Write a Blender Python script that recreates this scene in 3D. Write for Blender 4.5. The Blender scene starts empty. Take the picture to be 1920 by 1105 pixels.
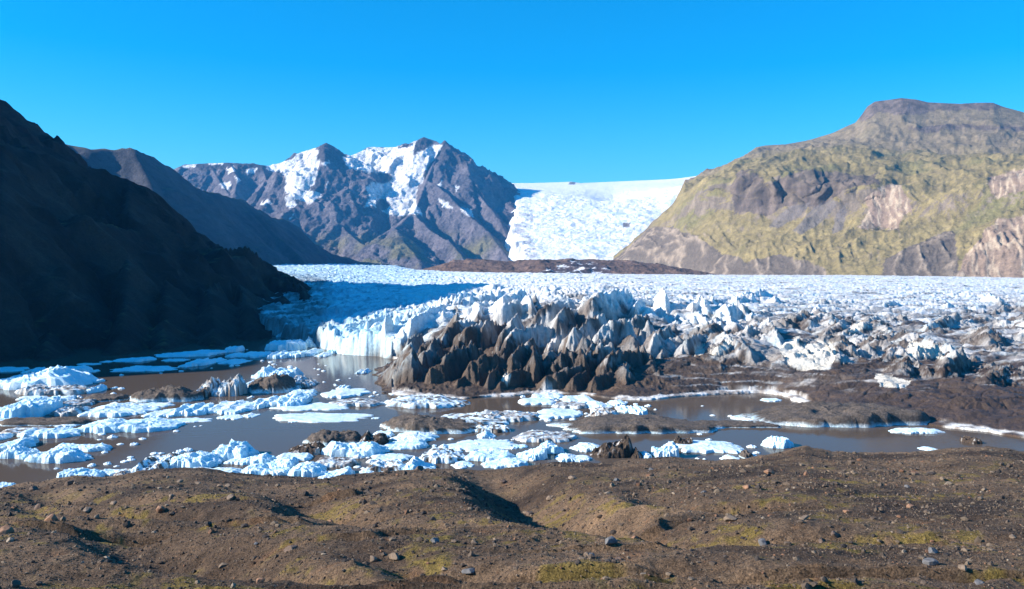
import bpy, math, random
import numpy as np
from mathutils import Vector
random.seed(7); rng = np.random.default_rng(7)
S = bpy.context.scene

# ---------------------------------------------------------------- camera
F, U0, V0, CZ = 1663.0, 960.0, 500.0, 30.0       # focal length and horizon in photo pixels, eye height in metres
cam = bpy.data.cameras.new('camera'); co = bpy.data.objects.new('camera', cam); S.collection.objects.link(co)
co.location = (0, 0, CZ); co.rotation_euler = (math.radians(90), 0, 0)
cam.sensor_width = 36; cam.lens = 36 * F / 1920; cam.shift_y = -(552.5 - V0) / 1920
cam.clip_start = 0.5; cam.clip_end = 40000
S.camera = co
S.render.resolution_x = 1024; S.render.resolution_y = 589

# ---------------------------------------------------------------- sky and sun
SUN_EL, SUN_AZ = math.radians(26), math.radians(-98)   # azimuth clockwise from +Y: the sun is to the left, a little behind
W = bpy.data.worlds.new('World'); S.world = W; W.use_nodes = True
nt = W.node_tree; nt.nodes.clear()
sky = nt.nodes.new('ShaderNodeTexSky'); sky.sky_type = 'NISHITA'; sky.sun_disc = False
sky.sun_elevation = SUN_EL; sky.sun_rotation = SUN_AZ; sky.altitude = 300; sky.air_density = 1.0; sky.dust_density = 0.35; sky.ozone_density = 3.0
hs = nt.nodes.new('ShaderNodeHueSaturation'); hs.inputs['Saturation'].default_value = 1.6; hs.inputs['Hue'].default_value = 0.485
tint = nt.nodes.new('ShaderNodeMix'); tint.data_type = 'RGBA'; tint.blend_type = 'MULTIPLY'; tint.inputs['Factor'].default_value = 1.0
tint.inputs['B'].default_value = (0.55, 0.98, 1.2, 1)
bg = nt.nodes.new('ShaderNodeBackground'); bg.inputs['Strength'].default_value = 0.090
wo = nt.nodes.new('ShaderNodeOutputWorld')
nt.links.new(sky.outputs[0], hs.inputs['Color']); nt.links.new(hs.outputs[0], tint.inputs['A'])
nt.links.new(tint.outputs['Result'], bg.inputs['Color']); nt.links.new(bg.outputs[0], wo.inputs[0])
sl = bpy.data.lights.new('sun', 'SUN'); sl.energy = 5.0; sl.angle = math.radians(0.5); sl.color = (1.0, 0.91, 0.80)
so = bpy.data.objects.new('sun', sl); S.collection.objects.link(so)
tosun = Vector((math.sin(SUN_AZ) * math.cos(SUN_EL), math.cos(SUN_AZ) * math.cos(SUN_EL), math.sin(SUN_EL)))
so.rotation_euler = tosun.to_track_quat('Z', 'Y').to_euler(); so.location = tosun * 500
S.view_settings.view_transform = 'Standard'; S.view_settings.look = 'None'; S.view_settings.gamma = 1
S.view_settings.use_curve_mapping = False; S.view_settings.exposure = 1.08
S.cycles.use_denoising = True; S.cycles.max_bounces = 6; S.cycles.volume_bounces = 0
S.cycles.diffuse_bounces = 3; S.cycles.glossy_bounces = 2

# ---------------------------------------------------------------- helpers
def W3(u, v, d): return np.array([(u - U0) / F * d, d, CZ - (v - V0) / F * d])
def onwater(u, v):
    d = CZ * F / (v - V0); return np.array([(u - U0) / F * d, d])
def UV(x, y, z): return U0 + F * x / y, V0 + F * (CZ - z) / y

def _h(ix, iy, iz, seed):
    n = (ix.astype(np.int64) * 374761393 + iy.astype(np.int64) * 668265263 + iz.astype(np.int64) * 2147483647 + seed * 1274126177) & 0xffffffff
    n = ((n ^ (n >> 13)) * 1274126177) & 0xffffffff
    n = ((n ^ (n >> 16)) * 668265263) & 0xffffffff
    return (n ^ (n >> 15)) & 0xffffffff
def rnd(ix, iy, iz, seed): return _h(ix, iy, iz, seed) / 4294967296.0
def perlin2(x, y, seed=0):
    x0 = np.floor(x); y0 = np.floor(y); fx = x - x0; fy = y - y0
    ix = x0.astype(np.int64); iy = y0.astype(np.int64); zz = np.zeros_like(ix)
    sx = fx * fx * fx * (fx * (fx * 6 - 15) + 10); sy = fy * fy * fy * (fy * (fy * 6 - 15) + 10)
    def g(a, b):
        an = rnd(ix + a, iy + b, zz, seed) * 2 * np.pi
        return np.cos(an) * (fx - a) + np.sin(an) * (fy - b)
    return 1.5 * ((g(0, 0) * (1 - sx) + g(1, 0) * sx) * (1 - sy) + (g(0, 1) * (1 - sx) + g(1, 1) * sx) * sy)
def fbm(x, y, octv=4, seed=0, gain=.5):
    s = 0; a = 1; t = 0
    for o in range(octv):
        s = s + a * perlin2(x * 2.03 ** o + 17 * o, y * 2.03 ** o - 9 * o, seed + o); t += a; a *= gain
    return s / t
def ridged(x, y, octv=4, seed=0, gain=.5):
    s = 0; a = 1; t = 0; w = 1
    for o in range(octv):
        n = 1 - np.abs(perlin2(x * 2.07 ** o + 5 * o, y * 2.07 ** o + 3 * o, seed + o)) * 1.6
        n = np.clip(n, 0, 1) ** 2
        s = s + a * n * w; w = np.clip(n * 1.6, 0, 1); t += a; a *= gain
    return s / t
def vor(x, y, seed=0, jit=.9):
    ix = np.floor(x).astype(np.int64); iy = np.floor(y).astype(np.int64); z = np.zeros_like(ix)
    f1 = np.full(x.shape, 9.); f2 = np.full(x.shape, 9.); cid = np.zeros(x.shape); cx = np.zeros(x.shape); cy = np.zeros(x.shape)
    for a in (-1, 0, 1):
        for b in (-1, 0, 1):
            px = ix + a + .5 + jit * (rnd(ix + a, iy + b, z, seed) - .5); py = iy + b + .5 + jit * (rnd(ix + a, iy + b, z, seed + 1) - .5)
            d = np.hypot(px - x, py - y); r = rnd(ix + a, iy + b, z, seed + 2)
            m = d < f1
            f2 = np.where(m, f1, np.minimum(f2, d)); cid = np.where(m, r, cid); cx = np.where(m, px, cx); cy = np.where(m, py, cy); f1 = np.where(m, d, f1)
    return f1, f2, cid, x - cx, y - cy
def knife(x, y, octv=4, seed=0, gain=.5):
    s = 0; a = 1; t = 0
    for o in range(octv):
        s = s + a * (1 - 2.2 * np.abs(perlin2(x * 2.05 ** o + 5 * o, y * 2.05 ** o + 3 * o, seed + o))); t += a; a *= gain
    return s / t
def blocks(x, y, seed, tilt=1.0):
    f1, f2, cid, dx, dy = vor(x, y, seed)
    an = cid * 977.0
    return (cid - .5) * .9 + tilt * (dx * np.sin(an) + dy * np.cos(an) * .8), f2 - f1
def sstep(a, b, x):
    t = np.clip((x - a) / (b - a), 0, 1); return t * t * (3 - 2 * t)
def pip(px, py, poly):
    ins = np.zeros(px.shape, bool); n = len(poly)
    for i in range(n):
        x1, y1 = poly[i]; x2, y2 = poly[(i + 1) % n]
        if y1 == y2: continue
        ins ^= ((y1 > py) != (y2 > py)) & (px < (x2 - x1) * (py - y1) / (y2 - y1) + x1)
    return ins
def segd(px, py, a, b):
    dx, dy = b[0] - a[0], b[1] - a[1]; L = dx * dx + dy * dy + 1e-9
    t = np.clip(((px - a[0]) * dx + (py - a[1]) * dy) / L, 0, 1)
    qx = a[0] + t * dx; qy = a[1] + t * dy
    return np.hypot(px - qx, py - qy), t, dx * (py - a[1]) - dy * (px - a[0])
def mix(a, b, t):
    a = np.asarray(a, float); b = np.asarray(b, float); t = np.asarray(t)[..., None]; return a * (1 - t) + b * t

def tag(o, label=None, cat=None, group=None, kind=None):
    if label: o['label'] = label
    if cat: o['category'] = cat
    if group: o['group'] = group
    if kind: o['kind'] = kind
    return o
def mesh_obj(name, V, Fc, mat, col=None, parent=None, smooth=True):
    V = np.asarray(V, np.float32).reshape(-1, 3); Fc = np.asarray(Fc, np.int32)
    me = bpy.data.meshes.new(name); k = Fc.shape[1]
    me.vertices.add(len(V)); me.vertices.foreach_set('co', V.ravel())
    me.loops.add(Fc.size); me.loops.foreach_set('vertex_index', Fc.ravel())
    me.polygons.add(len(Fc)); me.polygons.foreach_set('loop_start', np.arange(0, Fc.size, k, dtype=np.int32))
    me.update(calc_edges=True)
    me.polygons.foreach_set('use_smooth', np.full(len(Fc), smooth))
    if col is not None:
        at = me.attributes.new('Col', 'FLOAT_COLOR', 'POINT')
        c = np.ones((len(V), 4), np.float32); c[:, :3] = np.asarray(col).reshape(-1, 3); at.data.foreach_set('color', c.ravel())
    me.materials.append(mat)
    o = bpy.data.objects.new(name, me); S.collection.objects.link(o)
    if parent: o.parent = parent
    return o
def grid_faces(nr, nc, keep=None):
    i = np.arange((nr - 1) * (nc - 1)); r = i // (nc - 1); c = i % (nc - 1); a = r * nc + c
    f = np.stack([a, a + 1, a + nc + 1, a + nc], 1)
    if keep is not None:
        k = keep.ravel(); f = f[(k[f]).any(1)]
    return f

# ---------------------------------------------------------------- materials
def material(name, rough=.9, spec=.3, nscale=1.0, namp=.35, bscale=1.0, bump=.3, bdist=.1, col=None, n2=None, stretch=(1, 1, 1), sss=0):
    m = bpy.data.materials.new(name); m.use_nodes = True; t = m.node_tree; N = t.nodes; L = t.links
    b = N['Principled BSDF']; b.inputs['Roughness'].default_value = rough; b.inputs['Specular IOR Level'].default_value = spec
    geo = N.new('ShaderNodeTexCoord'); mp = N.new('ShaderNodeMapping'); mp.inputs['Scale'].default_value = stretch
    L.new(geo.outputs['Object'], mp.inputs[0])
    if col is None:
        a = N.new('ShaderNodeAttribute'); a.attribute_name = 'Col'; csrc = a.outputs['Color']
    else:
        a = N.new('ShaderNodeRGB'); a.outputs[0].default_value = (*col, 1); csrc = a.outputs[0]
    last = csrc
    for k, (sc, am) in enumerate([(nscale, namp)] + ([n2] if n2 else [])):
        no = N.new('ShaderNodeTexNoise'); no.inputs['Scale'].default_value = sc; no.inputs['Detail'].default_value = 6; no.inputs['Roughness'].default_value = .65
        L.new(mp.outputs[0], no.inputs['Vector'])
        mr = N.new('ShaderNodeMapRange'); mr.inputs['From Min'].default_value = .3; mr.inputs['From Max'].default_value = .7
        mr.inputs['To Min'].default_value = 1 - am; mr.inputs['To Max'].default_value = 1 + am
        L.new(no.outputs['Fac'], mr.inputs['Value'])
        mx = N.new('ShaderNodeVectorMath'); mx.operation = 'SCALE'; L.new(last, mx.inputs[0]); L.new(mr.outputs[0], mx.inputs['Scale']); last = mx.outputs[0]
    L.new(last, b.inputs['Base Color'])
    no = N.new('ShaderNodeTexNoise'); no.inputs['Scale'].default_value = bscale; no.inputs['Detail'].default_value = 8; no.inputs['Roughness'].default_value = .7
    L.new(mp.outputs[0], no.inputs['Vector'])
    bp = N.new('ShaderNodeBump'); bp.inputs['Strength'].default_value = bump; bp.inputs['Distance'].default_value = bdist
    L.new(no.outputs['Fac'], bp.inputs['Height']); L.new(bp.outputs[0], b.inputs['Normal'])
    return m
M = {}
M['far_rock'] = material('far_rock', .95, .15, .02, .3, .05, 1.0, 26, n2=(.09, .35))
M['mid_rock'] = material('mid_rock', .95, .15, .08, .25, .12, .8, 5, n2=(.4, .2))
M['near_rock'] = material('near_rock', .95, .2, .15, .3, .35, .9, 2, n2=(1.2, .3))
M['icefall'] = material('icefall_snow', .7, .3, .03, .06, .03, .9, 14)
M['glacier'] = material('glacier_ice', .6, .35, 1.3, .2, 1.0, .9, .6, n2=(.25, .14))
M['floe'] = material('floe_ice', .5, .4, 2.0, .08, 1.2, .6, .35)
M['debris'] = material('debris', .9, .25, 2.5, .5, 2.0, .9, .35, n2=(7, .5))
M['ground'] = material('moraine_gravel', .92, .2, 3.5, .5, 7.0, 1.0, .2, n2=(14, .65))
M['stone'] = material('stone', .85, .3, 3, .3, 6, .6, .05)
def water_mat():
    m = bpy.data.materials.new('silty_water'); m.use_nodes = True; t = m.node_tree; N = t.nodes; L = t.links
    b = N['Principled BSDF']; b.inputs['Base Color'].default_value = (.095, .072, .055, 1); b.inputs['Roughness'].default_value = .10; b.inputs['Specular IOR Level'].default_value = .24
    b.inputs['IOR'].default_value = 1.13
    g = N.new('ShaderNodeTexCoord'); mp = N.new('ShaderNodeMapping'); mp.inputs['Scale'].default_value = (.35, 1.0, 1)
    no = N.new('ShaderNodeTexNoise'); no.inputs['Scale'].default_value = .9; no.inputs['Detail'].default_value = 3
    L.new(g.outputs['Object'], mp.inputs[0]); L.new(mp.outputs[0], no.inputs['Vector'])
    bp = N.new('ShaderNodeBump'); bp.inputs['Strength'].default_value = .12; bp.inputs['Distance'].default_value = .05
    L.new(no.outputs['Fac'], bp.inputs['Height']); L.new(bp.outputs[0], b.inputs['Normal'])
    return m
M['water'] = water_mat()

# ---------------------------------------------------------------- mountains as ridge networks
def ridge_field(X, Y, ridges, seed, gul=.22, lam=60):
    """height = max over crest polylines of crest height minus slope * distance, cut by gullies that run down from the crests"""
    H = np.full(X.shape, -1e9); T = np.zeros(X.shape); D = np.zeros(X.shape); arc = 0
    for pts, sl in ridges:
        P = [W3(*p) for p in pts]
        for a, b in zip(P[:-1], P[1:]):
            d, t, sd = segd(X, Y, a, b)
            h = a[2] + t * (b[2] - a[2]) - sl * d
            L = np.hypot(b[0] - a[0], b[1] - a[1]); m = h > H
            H = np.where(m, h, H); T = np.where(m, arc + t * L + np.sign(sd) * 1000, T); D = np.where(m, d, D)
            arc += L
        arc += 500
    wx = X + 30 * fbm(X / 220, Y / 220, 3, seed + 5); wy = Y + 30 * fbm(X / 220 + 9, Y / 220, 3, seed + 6)
    g = knife((T + wx * .35) / lam, D / (lam * 6), 4, seed + 1, .5) + .22 * knife(wx / lam / 1.6, wy / lam / 1.6, 4, seed + 2, .5)
    amp = np.minimum(D * .5, lam) * gul * 2
    H = H + (g - (.9 if lam < 30 else .55 if lam < 70 else .35)) * amp + (lam > 80) * np.clip(D / 40, 0, 1) * 13 * (knife(wx / 48, wy / 48, 4, seed + 8, .6) - .4)
    return H, T, D

def terrain(name, label, cat, xr, yr, step, ridges, seed, colf, mat, gul=.22, lam=60, rough=(14, 90), zmin=-3, extra=None):
    xs = np.arange(xr[0], xr[1], step); ys = np.arange(yr[0], yr[1], step); X, Y = np.meshgrid(xs, ys)
    H, T, D = ridge_field(X, Y, ridges, seed, gul, lam)
    H = H + rough[0] * (ridged(X / rough[1], Y / rough[1], 5, seed + 20, .55) - (.75 if lam < 30 else .45)) * np.clip(.45 + D / 60, 0, 1)
    if extra: H = extra(X, Y, H)
    gy, gx = np.gradient(H, step); slope = np.hypot(gx, gy)
    u, v = UV(X, Y, H)
    C = colf(X, Y, H, slope, u, v, T, D)
    o = mesh_obj(name, np.stack([X, Y, H], -1), grid_faces(*X.shape, keep=H > zmin), mat, C)
    tag(o, label, cat, kind='structure'); return o
def region(u, v, X, Y, polys, amp=6, sc=60, seed=3):
    du = amp * fbm(X / sc, Y / sc, 4, seed, .6); dv = amp * fbm(X / sc + 31, Y / sc + 7, 4, seed + 9, .6)
    r = np.zeros(u.shape, bool)
    for p in polys: r |= pip(u + du, v + dv, p)
    return r.astype(float)

# left dark mountain
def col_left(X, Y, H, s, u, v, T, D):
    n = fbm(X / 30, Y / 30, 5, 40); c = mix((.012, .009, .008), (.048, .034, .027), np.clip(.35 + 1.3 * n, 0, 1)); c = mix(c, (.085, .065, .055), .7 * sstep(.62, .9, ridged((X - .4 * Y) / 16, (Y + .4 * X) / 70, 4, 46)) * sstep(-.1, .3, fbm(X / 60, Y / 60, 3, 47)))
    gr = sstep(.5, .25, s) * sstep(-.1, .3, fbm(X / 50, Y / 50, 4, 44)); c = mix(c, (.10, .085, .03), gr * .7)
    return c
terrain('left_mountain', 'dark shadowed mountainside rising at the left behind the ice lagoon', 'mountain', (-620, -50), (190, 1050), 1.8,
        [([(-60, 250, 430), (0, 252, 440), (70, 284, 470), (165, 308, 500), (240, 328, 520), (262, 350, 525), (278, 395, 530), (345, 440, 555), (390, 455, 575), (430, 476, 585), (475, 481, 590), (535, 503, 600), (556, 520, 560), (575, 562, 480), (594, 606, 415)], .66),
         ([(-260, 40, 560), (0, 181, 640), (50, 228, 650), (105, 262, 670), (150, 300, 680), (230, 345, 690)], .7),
         ([(-900, 60, 235), (-900, -60, 290), (-720, -200, 360), (-500, -150, 480), (-260, -60, 560)], .95),  # unseen crest off to the left, height set to shade the slope and basin
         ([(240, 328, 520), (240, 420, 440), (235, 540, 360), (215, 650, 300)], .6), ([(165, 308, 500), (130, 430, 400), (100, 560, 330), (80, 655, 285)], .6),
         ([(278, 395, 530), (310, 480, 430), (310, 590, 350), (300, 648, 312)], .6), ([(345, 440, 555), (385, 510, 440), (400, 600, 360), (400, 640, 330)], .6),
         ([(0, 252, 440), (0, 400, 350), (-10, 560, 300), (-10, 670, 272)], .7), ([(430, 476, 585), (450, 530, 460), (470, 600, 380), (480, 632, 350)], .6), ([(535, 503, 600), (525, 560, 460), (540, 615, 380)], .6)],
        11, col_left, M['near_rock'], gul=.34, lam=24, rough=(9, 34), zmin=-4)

# shaded spur behind it
def col_spur(X, Y, H, s, u, v, T, D):
    n = fbm(X / 90, Y / 90, 5, 50); c = mix((.045, .048, .060), (.09, .085, .095), np.clip(.45 + n, 0, 1))
    c = mix(c, (.11, .12, .04), sstep(.55, .3, s) * .6)
    sn = region(u, v, X, Y, [[(330, 309), (365, 309), (350, 316)]], 3, 60)
    return mix(c, (.8, .83, .87), sn)
terrain('shaded_spur', 'long blue shaded mountain spur falling right from behind the dark mountainside', 'mountain', (-1500, -340), (1350, 3350), 6,
        [([(-300, 150, 1500), (60, 250, 1600), (130, 270, 1650), (165, 278, 1650), (205, 280, 1680), (245, 274, 1700), (280, 290, 1750), (300, 304, 1800), (325, 315, 1850), (340, 337, 1900), (363, 351, 1980), (453, 373, 2200), (481, 390, 2280), (509, 405, 2380), (542, 413, 2500), (575, 448, 2620), (615, 472, 2800), (674, 489, 2950), (752, 498, 3150)], .86),
         ([(245, 274, 1700), (300, 380, 1560), (360, 470, 1500)], .86), ([(363, 351, 1980), (430, 440, 1850), (480, 490, 1750)], .86),
         ([(453, 373, 2200), (520, 440, 2100), (570, 490, 2000)], .86)],
        23, col_spur, M['mid_rock'], gul=.14, lam=60, rough=(12, 100), zmin=5)

# snow capped massif
SNOW = [[(650, 298), (700, 274), (800, 290), (792, 345), (740, 352), (705, 345), (690, 322)], [(700, 350), (785, 345), (776, 395), (735, 404), (700, 388)], [(520, 318), (570, 290), (600, 300), (590, 345), (560, 370), (540, 345)], [(500, 309), (545, 300), (568, 283), (590, 279), (604, 283), (594, 305), (575, 318), (548, 325), (520, 322), (498, 316)],
        [(575, 312), (600, 300), (596, 320), (578, 345), (585, 358), (607, 366), (578, 384), (560, 373), (540, 372), (535, 350), (552, 335)],
        [(533, 368), (552, 366), (556, 386), (543, 390), (536, 382)], [(486, 380), (500, 374), (508, 380), (494, 386)],
        [(640, 296), (662, 288), (690, 277), (742, 275), (762, 270), (780, 265), (800, 275), (832, 272), (822, 284), (812, 300), (800, 318), (788, 340), (772, 352), (770, 378), (790, 388), (794, 404), (780, 402), (760, 402), (748, 408), (728, 395), (705, 386), (682, 390), (692, 372), (684, 352), (698, 340), (690, 322), (655, 316)],
        [(600, 305), (618, 302), (610, 312)], [(608, 352), (620, 336), (616, 348)], [(542, 410), (553, 402), (548, 412)],
        [(820, 372), (838, 380), (850, 392), (835, 390)], [(860, 385), (880, 392), (890, 410), (872, 404)], [(852, 346), (862, 350), (856, 362)],
        [(425, 316), (438, 312), (442, 322), (430, 326)], [(462, 318), (482, 314), (478, 328), (466, 330)], [(410, 345), (432, 340), (428, 358), (416, 352)],
        [(340, 311), (366, 308), (366, 314), (342, 316)], [(392, 304), (418, 303), (418, 308), (392, 309)], [(818, 345), (830, 335), (826, 350)], [(440, 330), (450, 338), (446, 348)]]
ROCKIN = [[(684, 328), (700, 322), (730, 326), (738, 336), (720, 344), (696, 342)], [(708, 376), (722, 372), (732, 384), (722, 394), (704, 388)], [(774, 282), (782, 262), (800, 257), (818, 266), (800, 278), (776, 292)], [(745, 278), (760, 268), (776, 270), (764, 278)],
          [(592, 300), (600, 272), (612, 266), (640, 284), (642, 302), (620, 300)]]
def col_massif(X, Y, H, s, u, v, T, D):
    n = fbm(X / 120, Y / 120, 5, 60); c = mix((.095, .088, .108), (.24, .205, .222), np.clip(.45 + n, 0, 1))
    ol = sstep(420, 465, v) * sstep(-.15, .25, fbm(X / 180, Y / 180, 4, 66)); c = mix(c, (.20, .18, .085), ol * .8)
    c = mix(c, (.085, .075, .085), region(u, v, X, Y, [[(590, 304), (600, 268), (612, 262), (645, 280), (650, 300), (622, 304)], [(774, 292), (782, 258), (800, 254), (822, 266), (800, 280)], [(815, 300), (826, 262), (842, 266), (880, 310), (850, 312)], [(365, 310), (392, 302), (432, 303), (432, 316), (380, 322)], [(440, 304), (495, 306), (498, 325), (450, 322)]], 4, 80))
    sn = region(u, v, X, Y, SNOW, 8, 70) * (1 - region(u, v, X, Y, ROCKIN, 5, 60, 8))
    sn = sn * (1 - .6 * (sstep(.62, .85, ridged(X / 60, Y / 60, 4, 77)) * sstep(330, 380, v)))
    return mix(c, (.90, .89, .89), sn)
terrain('snow_massif', 'rugged snow capped mountain massif at the head of the valley', 'mountain', (-1800, 160), (3050, 5250), 5.0,
        [([(300, 325, 4250), (340, 312, 4300), (366, 307, 4300), (392, 304, 4300), (430, 304, 4300), (440, 306, 4300), (490, 309, 4300), (505, 312, 4350), (545, 298, 4350), (565, 284, 4300), (590, 279, 4300), (600, 275, 4250), (612, 270, 4200), (628, 275, 4200), (638, 288, 4250), (655, 291, 4400), (700, 274, 4500), (740, 275, 4500), (752, 273, 4450), (760, 269, 4450), (776, 271, 4450), (785, 262, 4400), (795, 258, 4400), (812, 262, 4400), (826, 270, 4350), (833, 265, 4350), (842, 275, 4300), (855, 291, 4350), (870, 305, 4450), (905, 322, 4700), (935, 342, 4850), (950, 355, 4850), (962, 376, 4600), (975, 425, 4000), (985, 490, 3600)], .74),
         ([(612, 270, 4200), (604, 305, 4120), (600, 335, 4020), (607, 366, 3900), (622, 400, 3780), (650, 435, 3600), (690, 462, 3450), (735, 490, 3250), (760, 503, 3150)], 1.0),
         ([(607, 366, 3900), (585, 388, 3780), (555, 408, 3680), (520, 425, 3500)], .8),
         ([(490, 309, 4300), (500, 335, 4150), (480, 360, 3950)], .85), ([(430, 304, 4300), (445, 335, 4100), (440, 360, 3950)], .85), ([(392, 304, 4300), (410, 335, 4150), (430, 365, 3950)], .85),
         ([(826, 270, 4350), (815, 300, 4200), (800, 335, 4050), (790, 365, 3920), (775, 398, 3760), (800, 425, 3600), (840, 450, 3450), (865, 478, 3330), (880, 500, 3200)], 1.05),
         ([(800, 335, 4050), (835, 360, 3900), (870, 395, 3740), (915, 435, 3560), (945, 470, 3400), (960, 495, 3300)], 1.0),
         ([(855, 291, 4350), (870, 330, 4150), (900, 365, 3950), (935, 410, 3750), (955, 450, 3600)], 1.0), ([(905, 322, 4700), (925, 350, 4450), (945, 390, 4150), (960, 430, 3850)], 1.0),
         ([(775, 398, 3760), (740, 425, 3600), (708, 442, 3480)], .8),
         ([(740, 425, 3560), (748, 445, 3400), (775, 470, 3300), (790, 500, 3150)], .62),
         ([(870, 305, 4450), (885, 345, 4200), (918, 380, 4000), (950, 425, 3750)], 1.0), ([(684, 325, 4150), (722, 330, 4120), (738, 338, 4100)], 1.6)],
        37, col_massif, M['far_rock'], gul=.30, lam=85, rough=(30, 220), zmin=20)

# ---------------------------------------------------------------- lofted slopes
def loft(rows, us, sub, smooth=True):
    """rows: list of (list of (u, v, d)); every row is resampled at us, then rows are interpolated"""
    R = []
    for r in rows:
        r = np.array(r, float); R.append(np.stack([np.interp(us, r[:, 0], r[:, 1]), np.interp(us, r[:, 0], r[:, 2])], -1))
    R = np.array(R); out = []
    for k in range(len(R) - 1):
        p0 = R[max(k - 1, 0)]; p1 = R[k]; p2 = R[k + 1]; p3 = R[min(k + 2, len(R) - 1)]
        n = sub[k] if isinstance(sub, (list, tuple)) else sub
        for j in range(n):
            t = j / n
            lin = p1 * (1 - t) + p2 * t
            if smooth:
                cr = .5 * ((2 * p1) + (-p0 + p2) * t + (2 * p0 - 5 * p1 + 4 * p2 - p3) * t * t + (-p0 + 3 * p1 - 3 * p2 + p3) * t ** 3)
                lin = .5 * lin + .5 * cr
            out.append(lin)
    out.append(R[-1]); out = np.array(out)
    U = np.broadcast_to(us, out.shape[:2]); V = out[..., 0]; D = out[..., 1]
    return (U - U0) / F * D, D, CZ - (V - V0) / F * D, U, V

def right_mountain():
    cu = [1150, 1200, 1260, 1283, 1330, 1420, 1500, 1600, 1700, 1800, 1920, 2600]
    sc = np.interp(cu, [1150, 1283, 1420, 1600, 2150], [.25, .5, .8, 1, 1.1])
    d0 = [2100, 2020, 1900, 1850, 1750, 1600, 1500, 1400, 1320, 1250, 1180, 1050]
    vs = [[505, 512, 516, 518, 520, 526, 528, 530, 532, 533, 540, 550],
          [488, 466, 458, 458, 460, 474, 482, 478, 474, 472, 462, 440],
          [487, 452, 420, 408, 396, 402, 410, 412, 415, 405, 385, 350],
          [486.5, 447, 402, 375, 346, 330, 333, 336, 358, 352, 338, 310],
          [486, 444, 392, 352, 330, 304, 296, 292, 304, 303, 296, 280],
          [485.5, 442, 388, 345, 325, 288, 278, 274, 282, 285, 284, 270],
          [485, 440, 385, 337, 320, 275, 268, 250, 190, 194, 209, 235]]
    off = [0, 110, 260, 310, 520, 760, 1050]
    rows = [[(u, v, d + o * s) for u, v, d, s in zip(cu, vv, d0, sc)] for vv, o in zip(vs, off)]
    sil = [(1150, 490), (1160, 486), (1200, 440), (1260, 385), (1276, 366), (1281, 350), (1283, 337), (1308, 335), (1313, 326), (1325, 317), (1345, 318), (1370, 306), (1390, 296), (1418, 276), (1435, 273), (1475, 271), (1520, 262), (1560, 250), (1590, 236), (1604, 230), (1616, 215), (1626, 200), (1640, 191), (1690, 184), (1718, 187), (1740, 192), (1800, 195), (1830, 193), (1862, 193), (1880, 200), (1920, 211), (2150, 240), (2600, 280)]
    du = np.array(cu); rows[-1] = [(u, v, np.interp(u, du, d0) + 1050 * np.interp(u, du, sc)) for u, v in sil]
    us = np.concatenate([np.arange(1150, 1960, 2.2), np.arange(1960, 2600, 7)])
    X, Y, Z, Ug, Vg = loft(rows, us, [30, 50, 44, 30, 26, 34])
    nr = X.shape[0]
    # back side
    B = []
    for k in range(1, 8): B.append(np.stack([X[-1] + 60 * k, Y[-1] + 90 * k, Z[-1] - 12 * k * k], -1))
    B = np.array(B); X = np.vstack([X, B[..., 0]]); Y = np.vstack([Y, B[..., 1]]); Z = np.vstack([Z, B[..., 2]])
    t = np.arange(X.shape[0])[:, None] / nr
    mid = np.clip(np.minimum(t * 5, (1 - t) * 12), 0.0, 1)
    # gullies run down slope: use the column as the across-slope coordinate
    wu = Ug[0][None, :] + 16 * fbm(X / 260, Z / 90, 3, 91)
    wu = wu + 55 * t * 1.0
    G = ridged(wu / 34 + .9 * fbm(X / 170, Z / 60, 3, 94), t * 5.5, 5, 92, .6); G2 = ridged(X / 130, Y / 130, 5, 93)
    low = sstep(.30, .05, t)
    Z = Z + mid * ((G - .5) * (4 + 12 * low) + (G2 - .5) * 18)
    # rock buttresses in the cliff band
    cb = np.exp(-((t - .53) / .09) ** 2) * np.interp(us, [1300, 1380, 1560, 1640, 1700], [0.1, 1, 1, .4, .1])[None, :]
    f1, f2, cid, dx, dy = vor(wu / 44 + .5 * fbm(X / 60, Z / 40, 3, 89), t * 9 + cid0(wu), 95)
    Y = Y - cb * (24 * np.clip(1 - 1.7 * f1, -.4, 1) + 14 * (cid - .5))
    # pale ravine
    rv = np.exp(-((Ug[0][None, :] - 1660 - 60 * (t - .45)) / 18) ** 2) * sstep(.3, .38, t) * sstep(.62, .5, t)
    Z = Z - rv * 16
    Z = Z + 3.0 * knife(X / 22, Y / 22, 4, 96, .6) * mid
    u, v = UV(X, Y, Z)
    n = fbm(X / 70, Z / 50 + Y / 90, 5, 97); n2 = fbm(X / 22, Y / 22, 4, 98)
    grass = mix((.19, .152, .072), (.285, .225, .105), np.clip(.5 + n, 0, 1)); grass = mix(grass, (.15, .145, .062), .6 * sstep(.1, .4, fbm(X / 110, Y / 110, 4, 99)))
    rock = mix((.12, .098, .078), (.26, .205, .155), np.clip(.5 + n2, 0, 1))
    gz = np.gradient(Z, axis=0); gy = np.hypot(np.gradient(Y, axis=0), np.gradient(X, axis=0)) + 1e-3
    sl = gz / gy
    rk = sstep(1.25, 2.0, sl + .7 * n + .5 * n2)
    gully = region(u, v, X, Y, [[(1140, 500), (1215, 428), (1262, 425), (1300, 440), (1345, 468), (1400, 492), (1470, 478), (1500, 486), (1545, 500), (1560, 540), (1140, 540)], [(1650, 535), (1660, 490), (1720, 455), (1790, 430), (1800, 535)]], 12, 60, 21)
    rk = np.maximum(rk, gully); rk = np.maximum(rk, sstep(.80, .86, t + .05 * n) * .65)
    rk = np.maximum(rk, .55 * sstep(.55, .75, ridged(wu / 40, t * 2.5, 4, 101)) * sstep(.1, -.2, n) * sstep(.7, .5, t) * sstep(1300, 1450, u))
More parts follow.
